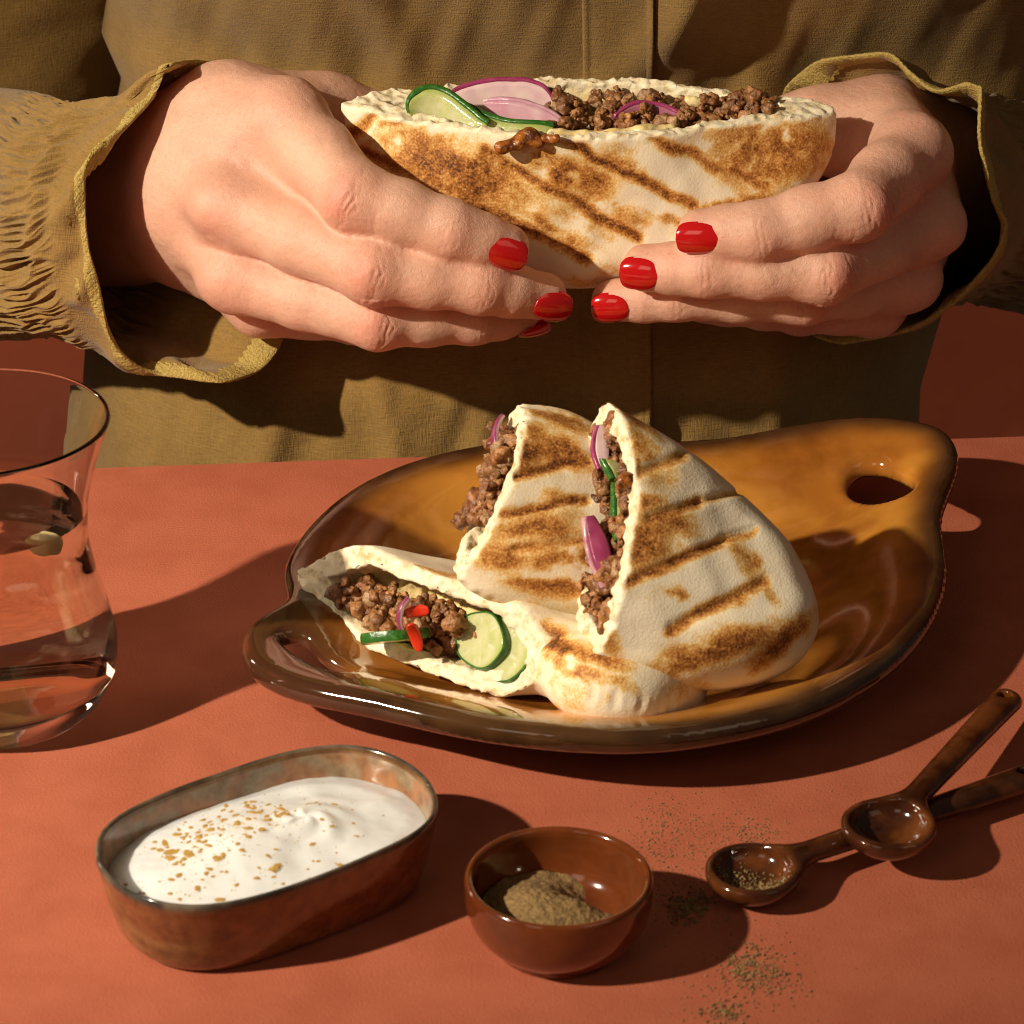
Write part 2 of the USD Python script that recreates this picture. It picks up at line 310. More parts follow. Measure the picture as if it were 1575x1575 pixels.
def finger_frame(a, b, face):
    d = unit(b - a); n = unit(face - d * (face @ d)); return d, n, np.cross(d, n)
SKIN = np.array((.69, .39, .275))
def detail(v, f, J, palm, arm, dors, seed):
    """Knuckle folds, tendons, veins and pores as relief; redness as colour."""
    n = normals(v, f); disp = np.zeros(len(v)); red = np.zeros(len(v)); pale = np.zeros(len(v))
    rng = np.random.default_rng(seed)
    toeye = unit(EYE - v.mean(0))
    for k, c in J.items():
        for j in (1, 2):
            p, r = c[j]; d = unit(c[j + 1][0] - c[j - 1][0]) if j < 3 else 0
            nd = unit(dors - d * (dors @ d)); s = np.cross(d, nd)
            q = v - p; x = q @ d; ang = np.arctan2(q @ s, q @ nd); rad = np.linalg.norm(q, axis=1)
            near = (rad < r * 2.2)
            if j == 1:
                offs = ((-.0062, .26, .00030), (-.0049, .36, .00036), (-.0036, .30, .00030), (-.0006, .10, .00034), (.0012, .07, .00030), (.0034, .34, .00034), (.0046, .38, .00036), (.0058, .24, .00030))
                disp += .0005 * np.exp(-(x / .0050) ** 2 - (ang / .75) ** 2) * near
                red += 1.15 * np.exp(-(x / .0065) ** 2 - (ang / .85) ** 2) * near
            else:
                offs = ((-.0016, .16, .00030), (.0002, .22, .00034), (.0018, .14, .00028))
                red += .30 * np.exp(-(x / .005) ** 2 - (ang / .9) ** 2) * near
            for o, dep, wid in offs:
                wig = noise(np.stack([ang * 4 + 9 * j, np.full_like(ang, o * 2900), np.full_like(ang, seed)], 1)) - .5
                bow = o * (1 - .38 * (ang / .8) ** 2) + .0011 * wig
                fade = sstep(.25, .6, noise(np.stack([ang * 5, np.full_like(ang, o * 5300), np.full_like(ang, seed + 4)], 1)))
                disp -= .001 * dep * (.35 + .65 * fade) * np.exp(-(ang / .85) ** 2) * np.exp(-((x - bow) / wid) ** 2) * near
        # soft pad at the tip is redder
        p, r = c[3]; red += .45 * np.exp(-(np.linalg.norm(v - p, axis=1) / .011) ** 2)
        # knuckle of the hand
        p, r = c[0]; q = np.linalg.norm(v - p - dors * r * .8, axis=1)
        red += .45 * np.exp(-(q / .011) ** 2); disp += {'middle': .0019, 'ring': .0011, 'index': .0005, 'pinky': .0007}[k] * np.exp(-(q / .0078) ** 2)
    facing = np.clip(n @ dors, 0, 1)
    for a, b in palm:
        A = a[0] + dors * a[1] * .8; B = b[0] + dors * b[1] * .8
        q = line_dist(v, [A, B]); disp += .00062 * np.exp(-(q / .0028) ** 2) * facing
    for a, b in zip(palm[:-1], palm[1:]):                                      # hollows between the bones of the back of the hand
        A = (a[0][0] + b[0][0]) / 2 + dors * .012; B = (a[1][0] + b[1][0]) / 2 + dors * .010
        q = line_dist(v, [A * .45 + B * .55, B]); disp -= .0012 * np.exp(-(q / .0045) ** 2) * facing
    # veins
    for a, b in zip(palm[:-1], palm[1:]):
        A = (a[0][0] + b[0][0]) / 2 + dors * .011; B = (a[1][0] + b[1][0]) / 2 + dors * .009
        w_ = v + .004 * (np.stack([noise(v * 90, s) for s in (1, 2, 3)], 1) - .5)
        q = line_dist(w_, [A, B]); disp += .00050 * np.exp(-(q / .0016) ** 2) * facing; pale -= .22 * np.exp(-(q / .0022) ** 2) * facing
    disp += .00022 * (fbm(v * 420, 3, seed) - .5) + .0009 * (fbm(v * 75, 2, seed + 3) - .5) + .00045 * (fbm(v * np.array([170, 170, 90]), 2, seed + 5) - .5)
    v2 = v + n * disp[:, None]
    mott = fbm(v * 130, 4, seed + 7) - .5 + .5 * (fbm(v * 45, 2, seed + 9) - .5)
    col = SKIN * (1 + .30 * mott[:, None])
    col = lerp(col, (.60, .205, .145), np.clip(red * .55 + .6 * np.clip(mott, 0, 1), 0, .8))
    col = lerp(col, (.46, .27, .21), np.clip(-pale + .35 * np.clip(-mott, 0, 1), 0, .5))
    return v2, np.clip(col, 0, 1)

material('skin', (.62, .34, .235), .42, tint=True, noise_scale=900, noise_to=(.90, .84, .82), lo=.5, hi=.75, bump=(2600, .00035, .55), bump2=(700, .0006, .35), spec=.42,
         extra={'subsurface_weight': .22, 'subsurface_radius': (1.0, .36, .2), 'subsurface_scale': .0020})
material('nail_polish', (.44, .006, .007), .10, extra={'coat_weight': .8, 'coat_roughness': .03})

meshes = []
NAILS = []
for key_, seed, dors in (('a', 11, unit([-.45, -.85, .25])), ('b', 23, unit([.45, -.85, .05]))):
    v, f, J, th, palm, arm = build_hand(HANDS[key_])
    if key_ == 'a':                                                            # soften the fold between the first two knuckles
        e_ = np.vstack([f[:, [0, 1]], f[:, [1, 2]], f[:, [2, 0]]]); e_ = np.vstack([e_, e_[:, ::-1]])
        A_ = sparse.csr_matrix((np.ones(len(e_)), (e_[:, 0], e_[:, 1])), (len(v), len(v))); A_.data[:] = 1
        W_ = sparse.diags(1 / np.asarray(A_.sum(1)).ravel()) @ A_
        q_ = line_dist(v, [at_y(395, 250, .779), at_y(455, 290, .774), at_y(505, 335, .766)]); w_ = np.exp(-(q_ / .0050) ** 2)[:, None]
        for _ in range(70): v = v + .6 * w_ * (W_ @ v - v)
    v, col = detail(v, f, J, palm, arm, dors, seed)
    meshes.append((v, f, col)); HANDS[key_]['J'] = J; HANDS[key_]['v'] = v
# upper arms, shoulders and trunk carry on the same figure under the shirt
def limb(pts, rad, n=20): return tube(spline(pts, 24), np.interp(np.linspace(0, 1, 24), np.linspace(0, 1, len(rad)), rad), n)
for q, r in (([at_y(60, 315, .875), at_y(-150, 330, .915), (-.235, .98, .02), (-.20, 1.0, .20), (-.12, .99, .33), (0, .97, .36)], (.021, .027, .032, .036, .045, .05)),
             ([at_y(1600, 315, .94), at_y(1760, 330, .985), (.27, 1.02, .02), (.22, 1.01, .20), (.13, .99, .33), (0, .97, .36)], (.021, .026, .03, .036, .045, .05)),
             ([(0, .97, .38), (0, .955, .25), (0, .93, .05), (0, .93, -.12), (0, .95, -.28)], (.05, .075, .06, .06, .07))):
    v, f = limb(q, r); meshes.append((v, f, np.tile(SKIN, (len(v), 1))))
person = thing('person', 'person in an olive shirt holding a filled flatbread up in both hands', 'person', (0, .86, -.3))
V = np.vstack([m_[0] for m_ in meshes]); C_ = np.vstack([m_[2] for m_ in meshes])
o_ = np.cumsum([0] + [len(m_[0]) for m_ in meshes]); F_ = np.vstack([m_[1] + k for m_, k in zip(meshes, o_)])
hands_path = obj('body', (V, F_), 'skin', person, True, tint=C_)

def nail(px_center, length, width, chain, n_face, tip_sign=1, lift=.0009):
    a, ra = chain[2]; b, rb = chain[3]
    d = unit(b - a)
    c0 = at_plane(*px_center, b, unit(EYE - b))          # point at the finger's depth under the nail's centre
    nf = unit(n_face - d * (n_face @ d)); s = np.cross(nf, d)
    t = (c0 - a) @ d; axis = a + d * t
    R_ = ra + (rb - ra) * np.clip(t / np.linalg.norm(b - a), 0, 1.0)
    na, nb = 44, 40
    A = np.linspace(-1, 1, na); Bn = np.linspace(-1, 1, nb)
    G = []
    for a_ in A:
        # base end rounded, free end squared with soft corners
        e = (-a_ if a_ < 0 else a_); pw = 2.4 if a_ < 0 else 4.5
        wv = width / 2 * max(1 - e ** pw, .0) ** (1 / (2.2 if a_ < 0 else 3.0)) * (1 - .06 * (a_ < 0) * e)
        row = []
        for b_ in Bn:
            phi = b_ * wv / (R_ * .98)
            rr_ = R_ + lift + .0004 * (1 - b_ * b_) - .0005 * np.clip(a_, 0, 1) ** 2 - .0005 * np.clip(-a_, 0, 1) ** 2
            row.append(axis + d * (a_ * length / 2) + rr_ * (math.cos(phi) * nf + math.sin(phi) * s))
        G.append(row)
    G = np.array(G)
    N = unit(nf); lowG = G - N * .0014
    v, f = loft(np.concatenate([G, lowG[::-1]], 0).transpose(0, 1, 2), close_u=False, close_v=True)
    if trimesh.Trimesh(v, f, process=False).volume < 0: f = f[:, ::-1]
    return v, f
def pxm(p, n): return n * HALF / 787.5 * ((p - EYE) @ FWD)
for hnd, fing, c_, L_, W_, face in (('a', 'index', (773, 374), 66, 47, (-.05, -1, .10)), ('a', 'middle', (837, 453), 66, 46, (-.02, -1, -.02)), ('a', 'ring', (815, 486), 52, 42, (.0, -.75, -.66)),
                                   ('b', 'index', (1079, 358), 69, 45, (.0, -1, .12)), ('b', 'middle', (993, 415), 63, 47, (.0, -1, .10)), ('b', 'ring', (945, 465), 59, 43, (.0, -1, -.02))):
    ch = HANDS[hnd]['J'][fing]; p = ch[3][0]
    v, f = nail(c_, pxm(p, L_), pxm(p, W_), ch, unit(face))
    obj('fingernail', (v, f), 'nail_polish', hands_path, 50)

# ---------------------------------------------------------------- shirt
def cloth(name, color, to):
    n = {'p': ('principled_bsdf', {'roughness': .85, 'specular_ior_level': .2, 'sheen_weight': .15, 'sheen_roughness': .5}), 'g': ('geometry', {}),
         'm1': ('mapping', {'scale': (2600, 2600, 260)}), 'm2': ('mapping', {'scale': (260, 260, 2600)}), 'w1': ('noise_texture', {'scale': 1.0, 'detail': 2}), 'w2': ('noise_texture', {'scale': 1.0, 'detail': 2}),
         'ad': ('math', {'math_type': 'add'}), 'b': ('bump', {'distance': .0005, 'strength': .65}), 'n': ('noise_texture', {'scale': 30, 'detail': 4}), 'r': ('map_range', {'from_min': .35, 'from_max': .7, 'clamp': True}),
         'c': ('mix_color', {'a': color, 'b': to}), 'r2': ('map_range', {'from_min': .7, 'from_max': 1.25, 'to_min': .80, 'to_max': 1.12, 'clamp': True}), 'c2': ('mix_color', {'blend_type': 'multiply', 'fac': 1.0})}
    l = [('g.position', 'm1.vector'), ('g.position', 'm2.vector'), ('m1.vector', 'w1.vector'), ('m2.vector', 'w2.vector'), ('w1.fac', 'ad.value1'), ('w2.fac', 'ad.value2'), ('ad.value', 'b.height'), ('b.normal', 'p.normal'),
         ('g.position', 'n.vector'), ('n.fac', 'r.value'), ('r.result', 'c.fac'), ('ad.value', 'r2.value'), ('c.result', 'c2.a'), ('r2.result', 'c2.b'), ('c2.result', 'p.base_color')]
    MAT[name] = usdkit.material(stage, '/World/Looks/' + name, n, l, surface='p.BSDF')
cloth('linen', (.275, .163, .045), (.222, .127, .032))
material('lace', (.46, .335, .105), .8, noise_scale=1400, noise_to=(.36, .25, .065), lo=.42, hi=.6, detail=3, bump=(1300, .0012, .8), spec=.2)
VS = np.array([-700, 0, 60, 130, 300, 450, 600, 900]); LX = np.array([60, 160, 150, 182, 150, 135, 122, 115]); RX = np.array([1900, 1760, 1740, 1700, 1600, 1465, 1420, 1410])
zr_ = np.linspace(-.22, .30, 150); sp = np.linspace(-1, 1, 330)
rows = []
for z in zr_:
    yf = float(PchipInterpolator([-.3, 0, .03, .06, .083, .115, .15, .2, .35], [.802, .806, .822, .841, .847, .831, .806, .775, .76])(z))
    vv = pixel(np.array([0, yf + .07, z]))[1]
    l_, r_ = [at_y(np.interp(vv, VS, X), vv, yf + .075)[0] for X in (LX, RX)]
    c_, a_ = (l_ + r_) / 2, (r_ - l_) / 2
    xf = c_ + a_ * sp; yy = yf + .09 * (1 - (1 - np.abs(sp) ** 2.7) ** .5)
    pts = np.stack([xf, yy, np.full_like(xf, z)], 1)
    back = np.stack([(c_ + a_ * np.cos(np.linspace(0, np.pi, 60)))[1:-1], yf + .09 + .11 * np.sin(np.linspace(0, np.pi, 60))[1:-1], np.full(58, z)], 1)
    rows.append(np.vstack([pts, back]))
G = np.array(rows)
def folds(p):
    x, z = p[..., 0], p[..., 2]
    q = np.stack([x * 24 + z * 6, z * 5, x * 0], -1)
    d = .011 * (fbm(q, 3, 51) - .5) + .0045 * (fbm(np.stack([x * 80 - z * 25, z * 14, x * 0], -1), 2, 52) - .5)
    # fold running up from the table at the left, gathers under the bust
    for x0, z0, x1, z1, w, h in ((-.085, -.05, -.055, .05, .006, .004), (-.030, -.05, -.045, .04, .005, .003), (.035, -.05, .050, .12, .008, .004), (.085, -.04, .075, .06, .007, .004), (-.02, .05, -.05, .16, .008, .003), (.030, .09, .075, .15, .010, .004)):
        t = np.clip((z - z0) / (z1 - z0), 0, 1); d = d - h * np.exp(-((x - (x0 + (x1 - x0) * t)) / w) ** 2) * sstep(-.3, .3, 1 - np.abs((z - (z0 + z1) / 2) / (z1 - z0)) * 1.2)
    return d
G[..., 1] += folds(G) * (np.arange(G.shape[1]) < 330)
# placket band: the right front lies over the left
def front_y(x, z):
    k = np.clip((z - zr_[0]) / (zr_[1] - zr_[0]), 0, 148.999); i = int(k); t = k - i
    a = np.interp(x, G[i, :330, 0], G[i, :330, 1]); b = np.interp(x, G[i + 1, :330, 0], G[i + 1, :330, 1]); return a * (1 - t) + b * t
v, f = loft(G)
shirt = obj('shirt', (v, f), 'linen', person, True, label='olive linen shirt front')
pl = []
for z in np.linspace(-.20, .28, 130):
    xc = .0305 + .004 * (noise(np.array([[0, z * 12, 1]]), 3)[0] - .5) - .010 * (z - .05)
    row = []
    for k, (dx, dy) in enumerate([(-.0103, .001), (-.0103, -.0006), (-.0098, -.0014), (-.0086, -.0013), (-.0080, -.0009), (-.0074, -.0014), (-.004, -.0018), (.000, -.0018), (.004, -.0019), (.0076, -.0022), (.0082, -.0017), (.0088, -.0022), (.0099, -.0024), (.0104, -.0018), (.0104, .001)]):
        row.append((xc + dx, front_y(xc + dx, z) + dy + .0006 * (noise(np.array([[dx * 200, z * 130, 2]]), 5)[0] - .5), z))
    pl.append(row)
v, f = loft(np.array(pl), close_u=False)
obj('button_placket', (v, f), 'linen', shirt, True)

def sleeve(ctrl, rings, pleats, seed, t_band, name='sleeve'):
    nphi = 1100; ph = np.linspace(0, 360, nphi, endpoint=False)
    a = np.array([c[3] for c in ctrl], float); P0 = np.array([at_y(*c[:3]) for c in ctrl])
    o = np.argsort(a % 360); a, P0 = (a % 360)[o], P0[o]
    aa = np.concatenate([a - 360, a, a + 360]); PP = np.vstack([P0] * 3)
    cuff = PchipInterpolator(aa, PP)(ph); cuff = ndimage.gaussian_filter1d(cuff, 3, axis=0, mode='wrap')
    R_ = [cuff]
    for c, up, hz, sd, hs in rings:
        c = np.asarray(c); R_.append(c + np.outer(np.cos(np.radians(ph)), np.asarray(up) * hz) + np.outer(np.sin(np.radians(ph)), unit(sd) * hs))
    R_ = np.array(R_)
    tv_ = np.concatenate([np.linspace(0, t_band[1] + .3, 150)[:-1], np.linspace(t_band[1] + .3, len(R_) - 1, 60)])
    S = PchipInterpolator(np.arange(len(R_)), R_)(tv_)                      # (rows along the arm, around)
    du = np.gradient(S, axis=1); dv_ = np.gradient(S, axis=0); N = np.cross(du, dv_); N /= np.maximum(np.linalg.norm(N, axis=-1, keepdims=True), 1e-12)
    cen = S.mean(1, keepdims=True); N *= np.sign(((S - cen) * N).sum(-1).mean())
    T_, PH = np.meshgrid(tv_, np.radians(ph), indexing='ij')
    band = sstep(t_band[0] - .18, t_band[0] + .12, T_) * (1 - sstep(t_band[1] - .25, t_band[1] + .3, T_))
    nz_ = fbm(S * 70, 2, seed) - .5
    rc = pleats / (2 * np.pi); wv_ = .55 * (fbm(S * 95, 2, seed + 1) - .5)
    cyl = np.stack([rc * np.cos(PH + wv_ * .22), rc * np.sin(PH + wv_ * .22), T_ / .36 + wv_], -1)
    rdg = noise(cyl, seed + 2); rdg2 = noise(cyl * [1.9, 1.9, 1.3] + 7.3, seed + 4)
    d = (.0030 * (1 - np.abs(2 * rdg - 1)) ** 1.3 + .0011 * rdg2 - .0020) * band * (.55 + .8 * noise(S * 120, seed + 3))
    d += .0028 * (fbm(S * np.array([40, 40, 40]), 2, seed + 5) - .5) * sstep(.05, .4, T_) * (1 - .5 * band)
    d += .0022 * np.cos(9 * PH + 5 * nz_) * sstep(.0, .2, T_) * (1 - sstep(.2, .7, T_))       # soft flutes of the flared cuff
    out = S + N * d[..., None]; inn = out - N * .0009
    v, f = loft(np.concatenate([out, inn[::-1]]), close_v=True)
    if trimesh.Trimesh(v, f, process=False).volume < 0: f = f[:, ::-1]
    sl_ = obj(name, (v, f), 'linen', shirt, True)
    # lace trim along the edge
    e = out[0]; tang = unit_rows(np.roll(e, -1, 0) - np.roll(e, 1, 0)); arc = np.linalg.norm(np.roll(e, -1, 0) - e, axis=1).cumsum()
    back = unit_rows(out[12] - out[0]); n0 = N[0]
    wv = .0075 + .0005 * np.sin(arc * 2600)
    sec = []
    for s_, o_ in ((-.05, -.0002), (-.03, .0002), (.2, .0005), (.42, .0006), (.47, .0002), (.47, -.0004), (.6, -.0010), (1.0, -.0010), (1.0, -.0014), (.6, -.0015), (.2, -.0013), (-.03, -.0009)):
        sec.append(e + back * (wv * s_)[:, None] + n0 * (o_ + .0006 * (fbm(e * 900 + s_ * 3 + o_ * 900, 2, 7) - .5))[:, None])
    v, f = loft(np.array(sec), close_v=True)
    if trimesh.Trimesh(v, f, process=False).volume < 0: f = f[:, ::-1]
    obj('lace_trim', (v, f), 'lace', sl_, True)
def unit_rows(x): return x / np.maximum(np.linalg.norm(x, axis=-1, keepdims=True), 1e-12)
Z_ = (0, 0, 1.0)
sleeve([(345, 103, .822, -25), (300, 93, .808, -10), (262, 97, .792, 5), (240, 140, 0.793, 25), (200, 185, 0.785, 45), (140, 235, 0.777, 65), (128, 270, 0.774, 75), (130, 330, 0.772, 90), (135, 380, 0.771, 105), (150, 440, 0.771, 120), (165, 510, 0.772, 140), (195, 555, 0.774, 155), (250, 578, 0.779, 170), (330, 588, .776, 185), (390, 575, .786, 200), (436, 508, .798, 220), (425, 440, .812, 235), (400, 330, .828, 260), (385, 220, .834, 290), (365, 140, .830, 315)],
       [(at_y(118, 342, .812), Z_, .0345, (-.35, -.94, 0), .033), (at_y(20, 333, .845), Z_, .0385, (-.45, -.9, 0), .039), (at_y(-150, 330, .895), Z_, .044, (-.4, -.9, 0), .045), (at_y(-330, 300, .96), unit([.25, 0, 1]), .05, (-.3, -.95, 0), .05)], 120, 61, (.66, 1.7))
sleeve([(1205, 145, .846, -35), (1235, 110, .840, -22), (1262, 93, .834, -12), (1330, 83, .826, 5), (1368, 82, .818, 15), (1400, 110, .812, 27), (1440, 138, .806, 40), (1490, 128, .800, 52), (1510, 136, .797, 60), (1508, 200, .793, 72), (1518, 260, .790, 82), (1533, 315, .788, 92), (1549, 345, .787, 100), (1540, 378, .787, 108), (1495, 440, .788, 128), (1450, 480, .790, 145), (1400, 508, .794, 160), (1340, 522, .800, 175), (1290, 528, .806, 188), (1250, 515, .815, 205), (1230, 480, .826, 222), (1215, 400, .840, 250), (1205, 300, .848, 280), (1200, 210, .850, 305)],
       [(at_y(1455, 305, .850), Z_, .0335, (.95, -.3, 0), .0325), (at_y(1560, 310, .895), Z_, .0375, (.9, -.42, 0), .0375), (at_y(1690, 325, .955), Z_, .044, (.8, -.6, 0), .044), (at_y(1900, 320, 1.03), unit([-.2, 0, 1]), .05, (.6, -.8, 0), .05)], 120, 67, (.66, 1.9))
for q, r in (([at_y(-320, 330, .962), at_y(-75, 120, .97), at_y(0, -60, .98), (-.17, .975, .22), (-.11, .985, .30)], (.044, .052, .053, .055, .06)), ([at_y(1880, 340, 1.02), (.262, 1.01, .10), (.205, .995, .21), (.12, .985, .30)], (.040, .050, .058, .06))):
    v, f = tube(spline(q, 90), np.interp(np.linspace(0, 1, 90), np.linspace(0, 1, len(r)), r), 120)
    n_ = normals(v, f); v = v + n_ * (.010 * (fbm(v * np.array([22, 22, 40]), 3, 71) - .5))[:, None]
    obj('upper_sleeve', (v, f), 'linen', shirt, True)
# ---------------------------------------------------------------- filled flatbreads
def bread_material():
    n = {'p': ('principled_bsdf', {'roughness': .62, 'specular_ior_level': .3}), 'g': ('geometry', {}), 't': ('attribute', {'attribute': 'tint'}), 's': ('separate_color', {}),
         'n1': ('noise_texture', {'scale': 1500, 'detail': 3, 'roughness': .6}), 'n2': ('noise_texture', {'scale': 330, 'detail': 4, 'roughness': .6}),
         'm1': ('map_range', {'from_min': .30, 'from_max': .70, 'to_min': .52, 'to_max': 1.45, 'clamp': True}), 'm2': ('map_range', {'from_min': .32, 'from_max': .68, 'to_min': .62, 'to_max': 1.35, 'clamp': True}),
         'x1': ('math', {'math_type': 'multiply'}), 'x2': ('math', {'math_type': 'multiply'}),
         'r': ('rgb_ramp', {'ramp': [(0, (.87, .775, .59)), (.08, (.85, .72, .50)), (.20, (.74, .47, .17)), (.38, (.55, .25, .058)), (.62, (.33, .118, .022)), (1, (.095, .030, .008))]}),
         'c': ('rgb_ramp', {'ramp': [(.32, (.56, .40, .19)), (.46, (.77, .66, .44)), (.7, (.87, .79, .60))]}), 'y': ('mix_color', {'b': (.78, .58, .22)}), 'w': ('mix_color', {}),
         'b1': ('bump', {'distance': .0004, 'strength': .34}), 'b2': ('bump', {'distance': .0006, 'strength': .25}), 'bs': ('map_range', {'from_min': 0.0, 'from_max': 1.0, 'to_min': .07, 'to_max': .9, 'clamp': True})}
    l = [('g.position', 'n1.vector'), ('g.position', 'n2.vector'), ('t.color', 's.color'), ('n1.fac', 'm1.value'), ('n2.fac', 'm2.value'), ('s.r', 'x1.value1'), ('m1.result', 'x1.value2'), ('x1.value', 'x2.value1'), ('m2.result', 'x2.value2'), ('x2.value', 'r.fac'),
         ('n2.fac', 'c.fac'), ('c.color', 'y.a'), ('s.b', 'y.fac'), ('r.color', 'w.a'), ('y.result', 'w.b'), ('s.g', 'w.fac'), ('w.result', 'p.base_color'), ('n1.fac', 'b1.height'), ('n2.fac', 'b2.height'), ('b1.normal', 'b2.normal'), ('s.g', 'bs.value'), ('bs.result', 'b2.strength'), ('b2.normal', 'p.normal')]
    MAT['bread'] = usdkit.material(stage, '/World/Looks/bread', n, l, surface='p.BSDF')
bread_material()
material('mince', (.17, .075, .035), .34, tint=True, noise_scale=420, noise_to=(.55, .42, .33), lo=.42, hi=.66, bump=(1100, .0007, .8), spec=.5)
material('cucumber_skin', (.022, .105, .012), .28, noise_scale=700, noise_to=(.07, .20, .03), lo=.5, hi=.72, bump=(700, .0004, .5))
material('cucumber_flesh', (.50, .56, .16), .16, tint=True, noise_scale=300, noise_to=(.86, .9, .74), bump=(500, .0004, .4), extra={'subsurface_weight': .4, 'subsurface_radius': (.8, 1, .4), 'subsurface_scale': .0025})
material('onion', (.5, .2, .3), .22, tint=True, bump=(500, .0003, .3))
material('pepper', (.62, .035, .012), .18, bump=(400, .0003, .3))
material('melted_cheese', (.82, .68, .36), .33, noise_scale=400, noise_to=(.76, .56, .20), bump=(350, .0007, .5))
material('burnt_cheese', (.34, .105, .015), .3, noise_scale=380, noise_to=(.09, .025, .006), lo=.42, hi=.58, bump=(450, .001, .8))

def seg2(P, pts):
    d = np.full(len(P), 9.0)
    for a, b in zip(pts[:-1], pts[1:]): d = np.minimum(d, seg_dist(P, np.asarray(a), np.asarray(b)))
    return d
def pita(name, label, O, n, closed_px=None, cut_px=None, local=None, T=.018, R=.014, wall=.0045, depth=.022, stripes=(), blobs=(), seed=1, h=.0009, gape=0.0, group=None, brown=.5, fold=0.0, lens=None, shear=0.0):
    n = unit(n); e1 = unit(np.cross(n, [0, 0, 1]) if local is None else local[2]); e2 = np.cross(n, e1)
    if local is None:
        if closed_px is not None:
            to2 = lambda q: np.array([[(at_plane(u, v, O, n) - O) @ e1, (at_plane(u, v, O, n) - O) @ e2] for u, v in q])
            closed, cut = to2(closed_px), to2(cut_px)
    else: closed, cut = local[0], local[1]
    closed, cut = spline(closed, 70), spline(cut, 24)
    cen = closed.mean(0)
    cd = unit(cut[-1] - cut[0]); out = np.array([-cd[1], cd[0]])
    if out @ (cut.mean(0) - cen) < 0: out = -out
    ext = np.vstack([closed[0] + out * .03, closed, closed[-1] + out * .03])
    lo2, hi2 = np.vstack([closed, cut]).min(0) - .004, np.vstack([closed, cut]).max(0) + .004
    axs, P = grid((*lo2, -T - gape - .004), (*hi2, T + gape + .004), h)
    XY = np.stack(np.meshgrid(axs[0], axs[1], indexing='ij'), -1).reshape(-1, 2).astype(float)
    pe = Polygon(ext); pc = Polygon(np.vstack([closed, cut[1:-1] if np.linalg.norm(cut[0] - closed[-1]) < np.linalg.norm(cut[-1] - closed[-1]) else cut[::-1][1:-1]])).buffer(0)
    d = seg2(XY, ext); d = np.where(shapely.contains_xy(pe, XY[:, 0], XY[:, 1]), d, -d)
    inside = shapely.contains_xy(pc, XY[:, 0], XY[:, 1])
    cl = np.vstack([cut[0] - unit(cut[1] - cut[0]) * .02, cut, cut[-1] + unit(cut[-1] - cut[-2]) * .02])
    g = seg2(XY, cl); g = np.where(inside | ((XY - cen) @ out < (cut.mean(0) - cen) @ out - .012), -g, g)
    gc = seg2(XY, cut); past = inside & (gc > np.abs(g) + .0004); g = np.where(past, np.minimum(g, -.0045 - (gc - np.abs(g)) * .5), g)
    sh = P.shape[:2]; d, g = d.reshape(sh), g.reshape(sh)
    d = ndimage.gaussian_filter(d, 1.5)
    W = P.astype(float) @ np.stack([e1, e2, n]) + O
    nz = P[..., 2].astype(float)
    big = fbm(np.stack([XY[:, 0] * 45, XY[:, 1] * 45, XY[:, 0] * 0 + seed], 1), 3, seed).reshape(sh) - .5
    sc = ((XY - (cut[0] + cut[-1]) / 2) @ cd / (np.linalg.norm(cut[-1] - cut[0]) / 2)).reshape(sh)
    ls, lt, lm = np.array(lens or [(-1, .45, 0), (-.9, .62, .0), (-.82, .72, .6), (-.5, .93, 1), (0, 1, 1), (.5, .93, 1), (.82, .72, .6), (.9, .62, 0), (1, .45, 0)]).T
    tm, mo = PchipInterpolator(ls, lt)(np.clip(sc, -1, 1)), PchipInterpolator(ls, lm)(np.clip(sc, -1, 1))
    nearcut = np.exp(-(np.minimum(g, 0) / .024) ** 2); tm = 1 + (tm - 1) * nearcut
    Tl = T * (1 + .28 * big) * tm + gape * mo * np.exp(-(g / .016) ** 2) * (d > 0)
    Rl = R * (1 + .2 * big)
    def prof(dd, TT, RR): return (np.sqrt((np.maximum(RR - dd, 0) / RR)[..., None] ** 2.0 + (np.abs(nz) / TT[..., None]) ** 2) - 1) * np.minimum(TT, RR)[..., None]
    mid = (.004 * fold * (noise(np.stack([XY[:, 0] * 30, XY[:, 1] * 30, XY[:, 0] * 0], 1), seed + 2).reshape(sh) - .5))
    nz = nz - mid[..., None]
    Fo = prof(d, Tl, Rl)
    rag = .0016 * (fbm(W * 130, 3, seed + 4) - .5) + .0014 * (noise(W * 700, seed + 5) - .5)
    g3 = g[..., None] + shear * P[..., 2].astype(float)
    G = g3 + rag
    F = np.maximum(Fo, G)
    Ti = np.maximum(Tl - wall * (1 + .5 * big), .0012) * np.maximum(mo, .02)
    Fi = np.maximum(np.where((mo > .1)[..., None], prof(d - wall * 1.5, Ti, Rl), .004), -(g3 + depth * (1 + .4 * big[..., None])))
    F = np.maximum(F, -(Fi + .0014 * (fbm(W * 260, 3, seed + 6) - .5)))
    v, f = surface_nets(F, [a[0] for a in axs], h)
    v = smooth_mesh(v, f, 4)
    mm = max(trimesh.Trimesh(v, f, process=False).split(only_watertight=False), key=lambda q: len(q.faces))
    v, f = np.array(mm.vertices), np.array(mm.faces)
    samp = lambda A: ndimage.map_coordinates(A, ((v - [a[0] for a in axs]) / h).T[:A.ndim], order=1)
    fo, gg, fi = samp(Fo), samp(G), samp(Fi)
    dv = samp(d)
    nv = v[:, 2].copy()
    w3 = v @ np.stack([e1, e2, n]) + O
    nn = normals(w3, f)
    crumb = np.clip(sstep(-.0016, -.0003, gg) + sstep(-.0006, -.0019, fo), 0, 1)
    px_ = pixel(w3); front = sstep(-.2, .35, nn @ n)
    br = np.zeros(len(v)); grv = np.zeros(len(v))
